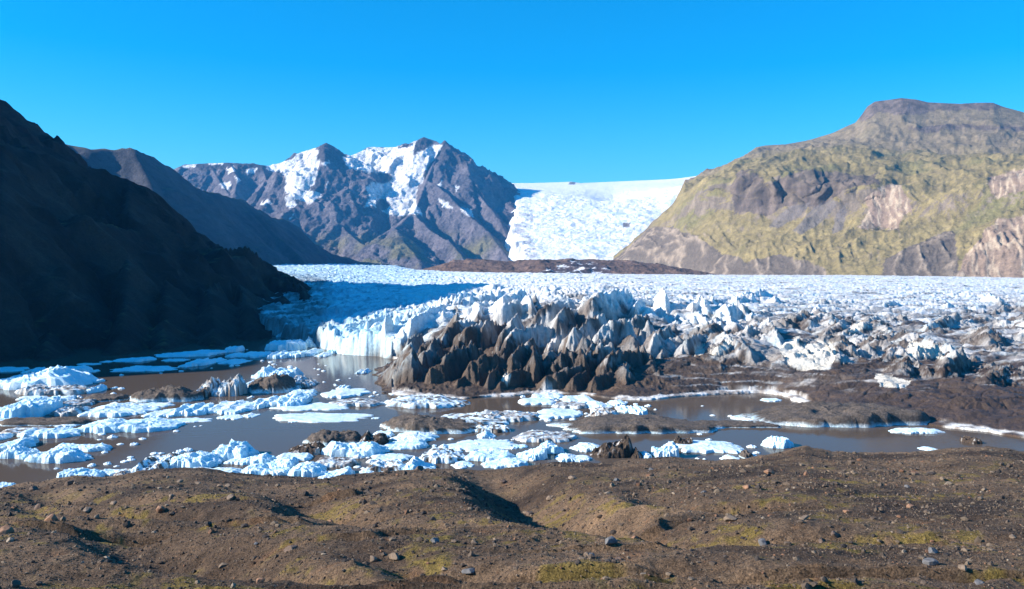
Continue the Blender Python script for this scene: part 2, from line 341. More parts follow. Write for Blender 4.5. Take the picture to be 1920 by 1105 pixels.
    c = mix(grass, mix((.13, .105, .07), rock, .5), .4 * sstep(.0, .35, fbm(X / 16, Z / 10 + Y / 16, 4, 104))); c = mix(c, rock, rk)
    c[gully > .5] = mix((.13, .105, .085), (.29, .23, .175), sstep(.25, .75, G))[gully > .5]
    cliff = region(u, v, X, Y, [[(1375, 402), (1368, 350), (1385, 325), (1420, 322), (1440, 340), (1500, 322), (1560, 318), (1600, 330), (1640, 322), (1650, 345), (1600, 350), (1560, 375), (1530, 385), (1500, 380), (1440, 400), (1420, 395)]], 18, 70)
    c = mix(c, mix((.07, .055, .05), (.17, .13, .11), np.clip(.5 + n2 * 1.5, 0, 1)), cliff * .85)
    top = region(u, v, X, Y, [[(1600, 222), (1630, 192), (1690, 180), (1760, 190), (1870, 188), (1875, 205), (1800, 206), (1720, 214), (1650, 212), (1620, 228)], [(1700, 240), (1780, 232), (1930, 236), (1930, 246), (1790, 242), (1720, 250)]], 8, 60, 33)
    c = mix(c, mix((.07, .055, .055), (.16, .125, .12), np.clip(.5 + n2 * 1.5, 0, 1)), top * .8)
    scree = region(u, v, X, Y, [[(1440, 425), (1485, 385), (1520, 380), (1500, 405), (1460, 428)], [(1488, 432), (1520, 395), (1560, 370), (1570, 385), (1530, 425), (1500, 440)], [(1560, 440), (1570, 400), (1590, 380), (1580, 430)]], 5, 40, 6)
    c = mix(c, (.15, .13, .125), scree * .8)
    pale = region(u, v, X, Y, [[(1625, 375), (1650, 352), (1680, 345), (1700, 370), (1708, 392), (1690, 410), (1685, 425), (1640, 430), (1605, 425), (1640, 395)], [(1790, 520), (1815, 480), (1850, 430), (1880, 405), (1925, 395), (1925, 530)], [(1850, 340), (1900, 315), (1925, 312), (1925, 355), (1870, 370)]], 16, 60, 5)
    c = mix(c, mix((.26, .185, .145), (.46, .36, .27), sstep(.3, .7, ridged(wu / 16, t * 6, 4, 103))), pale * .85)
    o = mesh_obj('grassy_mountain', np.stack([X, Y, Z], -1), grid_faces(*X.shape), M['mid_rock'], c)
    tag(o, 'sunlit green and brown mountain with cliffs and a flat topped summit at the right', 'mountain', kind='structure')
def cid0(w): return .6 * perlin2(w / 60, w * 0 + 3, 5)
right_mountain()

def icefall():
    us = np.arange(900, 1400, 1.6)
    rows = [[(900, 512, 2950), (1400, 512, 2950)], [(900, 480, 3200), (1400, 478, 3200)], [(900, 440, 3500), (1400, 440, 3500)], [(900, 400, 3850), (1400, 398, 3850)],
            [(900, 366, 4250), (960, 362, 4250), (1100, 366, 4250), (1150, 370, 4250), (1220, 362, 4250), (1280, 352, 4200), (1400, 345, 4200)],
            [(900, 346, 4850), (960, 346, 4850), (1060, 349, 4850), (1150, 348, 4900), (1280, 347, 4900), (1400, 344, 4900)],
            [(900, 344, 5700), (1000, 343.5, 5700), (1050, 342, 5700), (1072, 341, 5700), (1090, 344, 5700), (1120, 346, 5700), (1160, 345.5, 5700), (1220, 341, 5700), (1280, 334, 5700), (1320, 328, 5700), (1400, 318, 5700)],
            [(900, 352, 6500), (1400, 330, 6500)]]
    X, Y, Z, Ug, Vg = loft(rows, us, [30, 60, 60, 50, 40, 24, 10])
    t = np.arange(X.shape[0])[:, None] / X.shape[0]
    a = sstep(.02, .12, t) * (1 - sstep(.68, .80, t))
    f1, f2, cid, dx, dy = vor(X / 70 + .3 * fbm(X / 200, Y / 200, 3, 3), Y / 45, 105)
    g1, g2, _, _, _ = vor(X / 26, Y / 17, 108)
    Z = Z + a * (9 * (knife(X / 130 + .6 * fbm(X / 200, Y / 200, 2, 4), Y / 42, 5, 107, .62) - .3) + 5 * (.6 - g1) * cid + 14 * (fbm(X / 150, Y / 120, 4, 109)))
    edge_ = np.interp(Vg, [330, 345, 375, 400, 430, 470, 490], [940, 955, 968, 965, 960, 975, 985]) + 34 * fbm(X / 160, Y / 110, 5, 113, .6)
    Z = Z - 320 * sstep(8, -45, Ug - edge_)
    # a broad hollow near the lip
    Z = Z - 30 * np.exp(-((Ug - 1150) / 60) ** 2 - ((t - .74) / .05) ** 2)
    u, v = UV(X, Y, Z)
    c = mix((.80, .83, .86), (.88, .88, .88), np.clip(.5 + fbm(X / 90, Y / 60, 4, 110), 0, 1))
    c = mix(c, (.55, .72, .82), sstep(.15, .45, fbm(X / 130, Y / 70, 4, 111)) * a * .6)
    rk = region(u, v, X, Y, [[(955, 470), (960, 420), (972, 405), (1000, 396), (1002, 412), (985, 430), (1000, 455), (1005, 488), (975, 480)]], 14, 60, 13)
    c = mix(c, (.30, .27, .30), rk * .6 * sstep(-.25, .15, fbm(X / 40, Y / 40, 4, 114)))
    c = mix(c, (.20, .17, .17), region(u, v, X, Y, [[(1066, 346), (1068, 342), (1080, 341), (1078, 346)], [(1167, 418), (1182, 418), (1180, 427), (1168, 426)]], 2, 60))
    o = mesh_obj('icefall', np.stack([X, Y, Z], -1), grid_faces(*X.shape), M['icefall'], c)
    tag(o, 'broad white icefall pouring between the snowy massif and the green mountain', 'icefall', kind='structure')
icefall()

def moraine_hill():
    us = np.arange(770, 1400, 1.5)
    crest = [(770, 512, 1700), (800, 503.5, 1700), (830, 493.5, 1700), (852, 489, 1680), (880, 487, 1680), (930, 488.5, 1680), (960, 491, 1680), (985, 488, 1680), (1010, 487, 1650), (1040, 488, 1640), (1062, 485.5, 1640), (1085, 487, 1640), (1120, 487, 1640), (1180, 489, 1640), (1240, 496, 1600), (1280, 503, 1580), (1310, 509, 1560), (1345, 515, 1560), (1400, 520, 1560)]
    rows = [[(u, 524, d - 260) for u, v, d in crest], [(u, v * .45 + 521 * .55, d - 170) for u, v, d in crest], [(u, v + 3, d - 60) for u, v, d in crest], crest, [(u, v + 12, d + 160) for u, v, d in crest]]
    X, Y, Z, Ug, Vg = loft(rows, us, [30, 26, 16, 12])
    t = np.arange(X.shape[0])[:, None] / X.shape[0]; m = np.clip(np.minimum(t * 6, 1), 0, 1) * np.clip((.95 - t) * 5, 0.25, 1)
    Z = Z + m * (7 * (ridged(X / 55, Y / 50, 5, 120) - .5) + 2 * fbm(X / 12, Y / 12, 3, 121))
    u, v = UV(X, Y, Z)
    c = mix((.095, .062, .05), (.19, .125, .095), np.clip(.5 + fbm(X / 40, Y / 40, 5, 122), 0, 1))
    dk = region(u, v, X, Y, [[(985, 514), (1050, 498), (1060, 490), (1110, 490), (1140, 500), (1150, 520), (1000, 522)]], 7, 40)
    c = mix(c, (.07, .055, .065), dk * .8)
    c = mix(c, (.8, .82, .85), dk * sstep(.12, .3, fbm(X / 25, Y / 14, 4, 123)))
    o = mesh_obj('moraine_hill', np.stack([X, Y, Z], -1), grid_faces(*X.shape), M['mid_rock'], c)
    tag(o, 'low reddish brown moraine hill crossing behind the white glacier', 'hill', kind='structure')
moraine_hill()

# ---------------------------------------------------------------- glacier
FRONT = [(480, 622), (560, 640), (600, 652), (625, 664), (700, 668), (742, 674), (740, 688), (706, 692), (701, 705), (712, 722), (722, 738), (760, 742), (800, 746), (870, 748), (930, 744), (990, 741), (1050, 738), (1100, 741), (1160, 750), (1200, 751), (1260, 747), (1300, 743), (1370, 738), (1440, 738), (1475, 745), (1500, 757), (1530, 763), (1640, 786), (1700, 790), (1760, 800), (1830, 808), (1920, 822), (2000, 832), (2120, 850), (2450, 862), (2800, 872)]
ZT_D = [160, 190, 220, 260, 282, 300, 350, 450, 600, 900, 1300, 1800, 2700]
ZT = {560: [2, 2, 2, 3, 3.5, 4, 5, 9, 14, 21.5, 28, 33, 24], 640: [2, 2, 3, 4, 4.5, 5, 7, 10.5, 14.5, 21, 27.5, 33.5, 24], 740: [1.5, 2, 2, 2.5, 4, 7.5, 10, 12.5, 15.5, 20.5, 26, 31, 20],
      830: [1.5, 1.8, 2, 3, 6, 11, 12.5, 14, 16, 19.5, 22, 10, 0], 960: [1.5, 1.8, 2, 3, 7, 13, 15, 16, 17, 19.3, 20, 8, 0], 1100: [1.5, 2, 2.5, 4, 9, 15.5, 17, 17.5, 17.7, 19, 19, 6, 0],
      1220: [1.5, 2.5, 4, 8, 12, 15, 16.5, 17, 17.4, 18.8, 18, 5, 0], 1400: [1.5, 4, 6, 9, 10.5, 12, 14, 15.5, 16.8, 18.6, 17.2, 5, 0], 1600: [1.5, 3, 5, 7.5, 8.75, 10, 12.5, 14.8, 16.4, 18.2, 16.8, 5, 0], 1920: [1.5, 3, 4.6, 6.6, 7.8, 9, 11.5, 14, 15.6, 16.6, 13.5, 4, 0], 2150: [1.5, 3, 4.6, 6.6, 7.8, 9, 11.5, 14, 15.6, 16, 13, 4, 0]}
# pinnacles: u, v of the tip, distance, half width in metres, sharpness along the view (1 = round)
PEAKS = [(708, 668, 262, 4.5), (725, 666, 263, 4), (741, 664, 266, 4.5), (767, 634, 268, 6), (787, 644, 258, 5), (735, 690, 240, 4.5), (762, 684, 238, 5.5), (800, 672, 240, 6.5),
         (841, 613, 272, 13), (868, 618, 268, 8), (841, 657, 234, 8), (886, 655, 240, 6.5), (906, 608, 272, 6.5), (943, 618, 262, 8), (943, 641, 236, 9), (991, 640, 238, 9), (938, 697, 214, 4), (953, 699, 212, 4.5), (975, 668, 228, 6),
         (896, 579, 300, 7.5), (943, 563, 305, 11), (1010, 580, 285, 9), (1047, 585, 272, 11), (1075, 612, 250, 10), (1110, 558, 282, 14), (1130, 610, 250, 9), (1035, 650, 232, 8), (1090, 660, 226, 9), (1160, 600, 262, 9), (1190, 640, 240, 9),
         (643, 615, 318, 5), (662, 603, 335, 6), (688, 603, 316, 5.5), (712, 606, 322, 7), (757, 622, 292, 6), (740, 596, 345, 7), (775, 600, 312, 7), (800, 585, 305, 7), (745, 577, 372, 8), (700, 588, 350, 7), (815, 565, 352, 8), (846, 562, 345, 7), (886, 557, 350, 8), (904, 551, 362, 8), (932, 549, 360, 8), (860, 582, 318, 6),
         (1172, 560, 300, 7), (1195, 566, 300, 5), (1237, 567, 300, 6), (1250, 556, 312, 6.5), (1300, 560, 312, 5.5), (1330, 561, 305, 6.5), (1275, 588, 290, 5.5), (1405, 594, 300, 7), (1480, 600, 300, 10), (1530, 640, 262, 9), (1420, 612, 280, 9), (1320, 615, 270, 9), (1230, 650, 240, 10),
         (1700, 640, 265, 12), (1610, 615, 300, 10), (1780, 606, 320, 12), (1850, 612, 300, 10), (1560, 580, 380, 10), (1700, 575, 400, 12)]
def glacier():
    us = np.concatenate([np.arange(470, 2010, 1.5), np.arange(2010, 2620, 6.0)])
    ds = np.concatenate([150 * np.exp(np.linspace(0, math.log(330 / 150), 430, endpoint=False)), 330 * np.exp(np.linspace(0, math.log(2700 / 330), 380))]); nrow = len(ds)
    Ug, D = np.meshgrid(us, ds); X = (Ug - U0) / F * D; Y = D.copy()
    cu = sorted(ZT); tab = np.array([np.interp(ds, ZT_D, ZT[c]) for c in cu])       # (cols, rows)
    B = np.zeros_like(X)
    for i in range(nrow): B[i] = np.interp(us, cu, tab[:, i])
    P = [onwater(*p) for p in FRONT]
    S_ = np.full(X.shape, 1e9)
    for a, b in zip(P[:-1], P[1:]): S_ = np.minimum(S_, segd(X, Y, a, b)[0])
    poly = [tuple(p) for p in P] + [(900, 240), (3500, 3000), (-1500, 3000), (-600, 800)]
    ins = pip(X, Y, poly); S_ = np.where(ins, S_, -S_)
    S0 = S_ + 1.3 * fbm(X / 16, Y / 16, 2, 129); S_ = S_ + (1.6 + 2.2 * sstep(760, 720, Ug)) * fbm(X / 7, Y / 7, 4, 130)
    # front cliff: steep for the white tongue, slanting for the dirty right bank
    wid = np.interp(Ug, [600, 735, 745, 900, 1100, 1300, 1500, 1920], [1.6, 1.8, 10, 18, 24, 20, 16, 14]) 
    wid = np.maximum(wid, 9) * (1 - (1 - 1.6 / np.maximum(wid, 9)) * sstep(775, 745, Ug) * sstep(280, 292, D))
    prof = np.clip(S_ / wid, 0, 1) ** .75
    left = sstep(760, 640, Ug)
    near = np.exp(-np.clip(S_, 0, None) / 70)
    # seracs
    wx = X + 4 * fbm(X / 25, Y / 25, 3, 131); wy = Y + 4 * fbm(X / 25 + 5, Y / 25, 3, 132)
    ca, sa = math.cos(.5), math.sin(.5); rx = wx * ca + wy * sa; ry = -wx * sa + wy * ca
    f1, f2, cid, dx, dy = vor(rx / 13, ry / 8, 133)
    rightsoft = sstep(1150, 1500, Ug) * sstep(450, 250, D)
    rgt = sstep(1000, 1350, Ug)
    A = np.interp(D, [150, 260, 400, 700, 1300, 2700], [3.0, 4.2, 4.0, 2.6, 2.6, 4]) * (1 - .38 * rgt) * (1 + .25 * left * (D > 420))
    b1, e1 = blocks(rx / 11, ry / 6, 134); b2, e2 = blocks(rx / 4.2, ry / 2.8, 136)
    kn = knife(rx / 34, ry / 10, 5, 140, .58); kn2 = knife(rx / 90 + 3, ry / 30, 3, 145)
    va = np.clip(.75 + 1.3 * fbm(X / 70, Y / 60, 3, 149), .25, 1.6); kl = knife(rx / 75, ry / 16, 4, 152, .5)
    ser = A * ((.36 * b1 * (1 - .6 * rgt) + .20 * b2) * va + .6 * (kn - .25) * va + .45 * kn2 + .55 * (kl - .3) - .2)
    ser = ser - A * .35 * np.exp(-e1 / .06)
    brownz = sstep(330, 285, D + 8 * fbm(X / 20, Y / 20, 2, 147)) * sstep(720, 780, Ug)
    ser = ser * (1 - .45 * brownz) + brownz * 1.2 * knife(rx / 16, ry / 22, 3, 148, .4)
    H = (B + ser) * prof
    H = H + 1.8 * rightsoft * prof * fbm(X / 22, Y / 10, 4, 141)
    # single pinnacles
    rq = np.random.default_rng(77); extra = [(722, 706, 228, 4), (738, 690, 226, 5), (772, 668, 218, 6), (806, 690, 213, 4.5), (838, 664, 216, 7), (884, 676, 214, 7), (918, 700, 210, 4), (962, 664, 217, 7), (1002, 668, 217, 7), (1048, 662, 219, 8), (1092, 658, 220, 8), (1135, 672, 217, 8), (860, 712, 209, 4), (940, 715, 210, 4), (1025, 705, 211, 5), (1075, 710, 211, 4), (1115, 706, 211, 5), (780, 715, 214, 4), (1175, 690, 214, 7), (1240, 690, 214, 8)]
    for _ in range(12):
        pu = rq.uniform(745, 1290); pv = rq.uniform(0, 1); lo = np.interp(pu, [745, 850, 1100, 1290], [655, 612, 585, 640]); pv = lo + (725 - lo) * pv ** .9
        pd = np.interp(pv, [560, 600, 650, 700, 735], [290, 266, 243, 222, 212]); extra.append((pu, pv, pd, rq.uniform(3.2, 6)))
    for _ in range(70):
        pu = rq.uniform(640, 1300); pd = rq.uniform(285, 420); pv = np.interp(pu, [640, 760, 900, 1100, 1300], [600, 585, 562, 558, 570]) + rq.uniform(-4, 30) - (pd - 300) * .12; extra.append((pu, pv, pd, rq.uniform(2.5, 5.5)))
    for _ in range(30):
        pu = rq.uniform(1230, 2000); pd = rq.uniform(228, 420); b_ = float(np.interp(pd, ds, [B[q, int(np.searchsorted(us, pu))] for q in range(nrow)]))
        extra.append((pu, V0 + F * (CZ - b_ - rq.uniform(.8, 2.2)) / pd, pd, rq.uniform(8, 14)))
    for _ in range(44):
        pu = rq.uniform(1200, 2000); pd = rq.uniform(195, 300); b_ = float(np.interp(pd, ds, [B[q, int(np.searchsorted(us, pu))] for q in range(nrow)]))
        extra.append((pu, V0 + F * (CZ - b_ - rq.uniform(.8, 2.4)) / pd, pd, rq.uniform(8, 15)))
    FD = np.zeros(X.shape); FS = np.zeros(X.shape)
    r2 = np.random.default_rng(5)
    RB = [(1225, 632, 236, 9), (1285, 640, 236, 9), (1345, 650, 230, 9), (1405, 655, 228, 9), (1465, 672, 224, 9), (1320, 618, 262, 10), (1395, 622, 258, 10), (1460, 632, 252, 10), (1540, 640, 250, 11), (1620, 645, 250, 11), (1700, 650, 248, 11), (1790, 655, 245, 11), (1880, 660, 242, 12), (1960, 662, 240, 12), (1580, 676, 226, 10), (1680, 684, 222, 10), (1780, 690, 220, 10), (1870, 694, 218, 10), (1515, 684, 222, 9)]
    for (pu, pv, pd, w, den) in [(*q, 3.0 if q[0] < 1200 else 22.0) for q in PEAKS + extra] + [(*q, 10.0) for q in RB]:
        p = W3(pu, pv, pd); ddx = X - p[0]; ddy = Y - p[1]
        ia = (np.abs(ddx) < 22) & (np.abs(ddy) < 24)
        if not ia.any(): continue
        x_, y_ = ddx[ia], ddy[ia]; wz = np.clip(w, 3, 8)
        x_ = x_ + .22 * wz * fbm(X[ia] / 5, Y[ia] / 5, 4, 150, .6); y_ = y_ + .3 * wz * fbm(X[ia] / 5 + 9, Y[ia] / 5, 4, 154, .6)
        base = np.interp(pd, ZT_D, [np.interp(pu, cu, tab[:, int(np.argmin(abs(ds - q)))]) for q in ZT_D])
        drop = max(p[2] - base, 0) + min(p[2], 6); w = max(w * 1.12, drop * .52)
        A0 = r2.uniform(-.25, 1.1); L_ = w * r2.uniform(1.2, 2.6); rise = r2.uniform(-.05, .14)
        al = x_ * math.sin(A0) + y_ * math.cos(A0); cr = x_ * math.cos(A0) - y_ * math.sin(A0)
        sR = drop / w * r2.uniform(1.2, 2.3); sL = drop / w * r2.uniform(.7, 1.15); sN = drop / w * r2.uniform(.7, 1.5)
        alc = np.clip(al, 0, L_); crest = rise * alc + .24 * wz * knife(alc / 3.2 + pu, al * 0 + pv, 3, 155, .6) * np.clip(al / 3, 0, 1)
        k = np.where(cr > 0, cr * sR, -cr * sL) + np.clip(-al, 0, None) * sN + np.clip(al - L_, 0, None) * drop / w
        hc = p[2] + crest - k + np.clip(k / 4, .15, 1) * (1.1 * (knife(X[ia] / 4.0, Y[ia] / 6, 5, 151, .6) - .5) + .9 * (knife(al / 2.2 + pu, k / 6, 3, 153) - .3) + .5 * knife(X[ia] / 1.5, Y[ia] / 2.1, 3, 158) * np.clip(k / 2, 0, 1))
        lim = np.clip(S_[ia] / den, 0, 1) ** (.6 if pu < 1200 else 1.0)
        fd = r2.uniform(0, 1); win = hc * lim > H[ia]; q_ = FD[ia]; q_[win] = fd; FD[ia] = q_; q_ = FS[ia]; q_[win] = (knife(al / 5 + pu, k / 2.6 + pv, 4, 157))[win]; FS[ia] = q_
        H[ia] = np.maximum(H[ia], np.minimum(hc, 99) * lim)
    # deep open crevasses seen as dark blue slots
    for (pu, pv, pd, w, l) in [(1230, 600, 300, 2.2, 12), (1262, 600, 300, 3.4, 13), (1340, 595, 302, 2.6, 12), (1310, 600, 298, 2.5, 8), (1405, 606, 298, 3, 7), (920, 592, 292, 3, 7), (870, 605, 296, 3, 8), (1060, 600, 262, 3, 7), (915, 640, 252, 2.4, 12), (1012, 650, 250, 2.8, 12), (1065, 650, 236, 3, 12), (862, 650, 250, 2.2, 10), (815, 680, 240, 2.4, 11), (785, 690, 240, 1.8, 9), (1560, 650, 262, 2, 6), (1180, 625, 262, 2.5, 7), (1885, 615, 300, 3, 5)]:
        p = W3(pu, pv, pd); q = np.exp(-((X - p[0] + .25 * (Y - p[1])) / w) ** 2 - ((Y - p[1]) / l) ** 2)
        H = H - q * 8.5 * prof
    # thin shelf of ice at the waterline, the glacier sits on the bed beyond it
    shelf = .65 + .35 * fbm(X / 7, Y / 7, 3, 160)
    outside = S_ <= 0
    H = np.where(~outside & (S0 < 2.2) & (Ug > 735), np.maximum(np.minimum(H, shelf), .35), H)
    H = np.where(outside, np.maximum(-2.5, S_ * 3), np.maximum(H, .25))
    H = H + np.where(outside | (S0 < 2.2), 0, .55 * (knife(X / 1.9, Y / 2.6, 3, 163) - .4) * sstep(420, 300, D) * (.3 + .7 * sstep(-.1, .25, fbm(X / 18, Y / 12, 3, 164))) * (1 - .55 * sstep(1150, 1350, Ug)))
    H = H + np.where(outside | (S0 < 2.2), 0, .25 * fbm(X / 2.2, Y / 2.2, 3, 161))
    u, v = UV(X, Y, H)
    # ---- colours: clean ice, dust, thick debris
    n = fbm(X / 9, Y / 9, 5, 170); n2 = fbm(rx / 16, ry / 5, 5, 171); n3 = fbm(X / 2.5, Y / 2.5, 3, 172)
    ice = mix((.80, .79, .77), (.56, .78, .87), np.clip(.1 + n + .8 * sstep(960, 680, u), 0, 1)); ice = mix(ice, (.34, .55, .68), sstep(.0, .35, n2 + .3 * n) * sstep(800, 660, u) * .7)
    ice = mix(ice, (.42, .70, .84), sstep(.10, .0, e1) * .5)
    line = np.interp(u, [660, 735, 760, 800, 850, 900, 960, 1010, 1060, 1110, 1160, 1220, 1300, 1400, 1500, 1560, 1620, 1700, 1920], [700, 664, 642, 640, 606, 612, 628, 640, 640, 640, 650, 655, 655, 668, 690, 672, 660, 668, 676])
    line2 = np.interp(u, [660, 760, 850, 900, 1000, 1100, 1200, 1300, 1400, 1500, 1600, 1750, 1920], [690, 640, 590, 580, 560, 552, 585, 610, 600, 585, 575, 590, 560])
    thick = sstep(-10, 14, v - line + 26 * n2 + 10 * n)
    dust = sstep(-14, 26, v - line2 + 30 * n2 + 22 * n)
    streak = sstep(.10, .34, fbm(rx / 30, ry / 5, 5, 175) + .12 * n) * sstep(900, 1250, u) * .75
    streak2 = np.maximum(sstep(.72, .9, ridged((wx + .6 * wy) / 14, (wy - .6 * wx) / 26, 4, 176)) * sstep(1000, 1250, u) * .6, sstep(.70, .86, ridged((wx - .5 * wy) / 9, wy / 16, 3, 177)) * sstep(1050, 1300, u) * .45)
    dirt = np.maximum(dust * (.5 + .5 * sstep(-.15, .2, n2)), np.maximum(streak, streak2))
    grey = mix((.26, .23, .21), (.075, .060, .054), np.clip(.5 + n3 + n2, 0, 1))
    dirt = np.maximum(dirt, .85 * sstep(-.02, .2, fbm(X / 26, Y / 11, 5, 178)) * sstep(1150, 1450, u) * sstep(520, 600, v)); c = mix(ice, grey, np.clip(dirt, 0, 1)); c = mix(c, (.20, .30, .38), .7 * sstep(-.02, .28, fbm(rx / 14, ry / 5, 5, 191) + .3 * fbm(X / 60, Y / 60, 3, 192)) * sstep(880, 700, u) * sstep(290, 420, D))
    brown = mix((.036, .025, .019), (.105, .068, .045), np.clip(.45 + n + .5 * n3, 0, 1))
    brown = mix(brown, (.060, .038, .030), sstep(1500, 1800, u) * .4)
    band = ridged(X / 45 + 3, H * .55 + D / 16 + .6 * n, 4, 186); thick = thick * (1 - .85 * sstep(.50, .78, band) * sstep(1180, 1320, u) * sstep(742, 715, v)); 
    lay = sstep(.35, .75, ridged((X * .8 + H * 1.1) / 3.2, (Y - .7 * H) / 9, 4, 183)) * sstep(-.25, .2, fbm(X / 14, Y / 14, 3, 184))
    c = mix(c, mix((.07, .055, .048), (.16, .13, .115), np.clip(.5 + n3, 0, 1)), lay * sstep(-40, -5, v - line) * .7 * (1 - thick))
    thick = thick * (1 - .8 * sstep(.55, .85, ridged((X * .9 + H) / 4.5 + 3, (Y - .6 * H) / 10, 4, 185)) * sstep(45, 5, v - line))
    thick = thick * (1 - np.clip(sstep(.15, .55, FS + .6 * n3 + .9 * (FD - .6)), 0, 1) * .62 * sstep(70, 20, v - line))
    c = mix(c, mix((.06, .048, .042), (.20, .165, .14), np.clip(.4 + n3 + n, 0, 1)), (1 - thick) * sstep(.35, .8, FD + .5 * n - .2 * FS) * sstep(-70, -30, v - line) * .8)
    tk = thick * (1 - .72 * sstep(.16, .34, n2 * .8 + .25 * n3) * sstep(760, 690, v))
    c = mix(c, brown, tk)
    cream = region(u, v, X, Y, [[(1458, 652), (1500, 628), (1500, 645), (1558, 640), (1568, 660), (1556, 695), (1500, 695), (1476, 682)], [(1640, 702), (1665, 704), (1708, 714), (1700, 728), (1650, 726)], [(1702, 642), (1745, 642), (1770, 655), (1768, 672), (1705, 668)], [(1330, 662), (1372, 632), (1375, 645), (1345, 668)], [(1300, 650), (1320, 645), (1318, 665), (1302, 668)], [(1590, 622), (1610, 600), (1630, 612), (1600, 625)], [(945, 700), (960, 705), (948, 722), (938, 715)]], 6, 5)
    c = mix(c, mix((.62, .56, .46), (.80, .76, .66), np.clip(.5 + n3, 0, 1)), cream * .9)
    c = mix(c, (.10, .09, .085), sstep(640, 580, u + 30 * n) * sstep(505, 530, v) * sstep(-.3, .3, n2 + .2) * .9)
    rim = sstep(2.6, 1.6, S0 + 1.2 * fbm(X / 5, Y / 5, 3, 181)) * (u > 735) * (H < 1.6) * sstep(-.12, .1, fbm(X / 11, Y / 11, 3, 179) + .5 * sstep(1150, 1250, u) * sstep(1560, 1450, u))
    c = mix(c, mix((.30, .26, .23), (.74, .73, .70), sstep(-.3, .2, n3 + .6 * n)), rim)
    keep = (S_ > -1.5)
    o = mesh_obj('glacier', np.stack([X, Y, H], -1), grid_faces(*X.shape, keep=keep), M['glacier'], c)
    tag(o, 'crevassed white glacier tongue with blue and brown seracs at its front', 'glacier', kind='structure')
glacier()

# ---------------------------------------------------------------- water
wv = [(-2500, 40, 0), (2500, 40, 0), (2500, 3200, 0), (-2500, 3200, 0)]
o = mesh_obj('water', wv, [(0, 1, 2, 3)], M['water'], smooth=False); tag(o, 'still silty grey brown meltwater lagoon', 'water', kind='structure')
bedm = material('bed', .95, .1, .01, .2, .02, .3, 5, col=(.10, .08, .07))
o = mesh_obj('terrain', [(-6000, -3000, -4), (6000, -3000, -4), (6000, 8000, -4), (-6000, 8000, -4)], [(0, 1, 2, 3)], bedm, smooth=False)
tag(o, 'flat dark land reaching to the horizon', 'land', kind='structure')

# ---------------------------------------------------------------- foreground moraine
CREST = [(-400, 930), (0, 916), (50, 906), (80, 904), (110, 897), (140, 893), (200, 896), (235, 891), (262, 884), (300, 880), (380, 878), (430, 886), (520, 894), (610, 898), (640, 893), (680, 889), (740, 884), (800, 880), (850, 878), (900, 877), (960, 877), (1000, 873), (1040, 867), (1100, 869), (1150, 868), (1180, 862), (1220, 859), (1260, 858), (1300, 862), (1340, 864), (1390, 861), (1420, 856), (1460, 850), (1490, 841), (1510, 837), (1530, 841), (1560, 847), (1620, 850), (1700, 849), (1740, 846), (1780, 842), (1850, 838), (1890, 842), (1920, 848), (2300, 860)]
CR = np.array(CREST, float); DC = 95.0
_us = np.arange(-700, 2900, 10.0); _k = np.hanning(41); _k /= _k.sum()
_vs = np.convolve(np.pad(np.interp(_us, CR[:, 0], CR[:, 1]), 20, 'edge'), _k, 'valid')
def gbase(x, d):
    u = U0 + F * x / np.maximum(d, 20); vc = np.interp(u, CR[:, 0], CR[:, 1]); zc = CZ - (vc - V0) * DC / F; zs = CZ - (np.interp(u, _us, _vs) - V0) * DC / F
    z = np.where(d < DC, 19.8 + (zs - 19.8) * (d - 28) / (DC - 28) + (zc - zs) * sstep(68, DC, d), zc - (d - DC) * .55 - .5 * (1 - np.exp(-(d - DC) / 6)))
    return np.where(d < 20, 19.8 + 8 * .17 + (20 - d) * .02, z)
def onground(u, v):
    lo, hi = 22.0, DC
    for _ in range(40):
        m = .5 * (lo + hi); z = float(gbase(np.array((u - U0) / F * m), np.array(m)))
        if V0 + F * (CZ - z) / m > v: lo = m
        else: hi = m
    return np.array([(u - U0) / F * lo, lo])
def onraised(u, v, up):
    lo, hi = 22.0, DC
    for _ in range(40):
        m = .5 * (lo + hi); z = float(gbase(np.array((u - U0) / F * m), np.array(m))) + up
        if V0 + F * (CZ - z) / m > v: lo = m
        else: hi = m
    return np.array([(u - U0) / F * lo, lo])
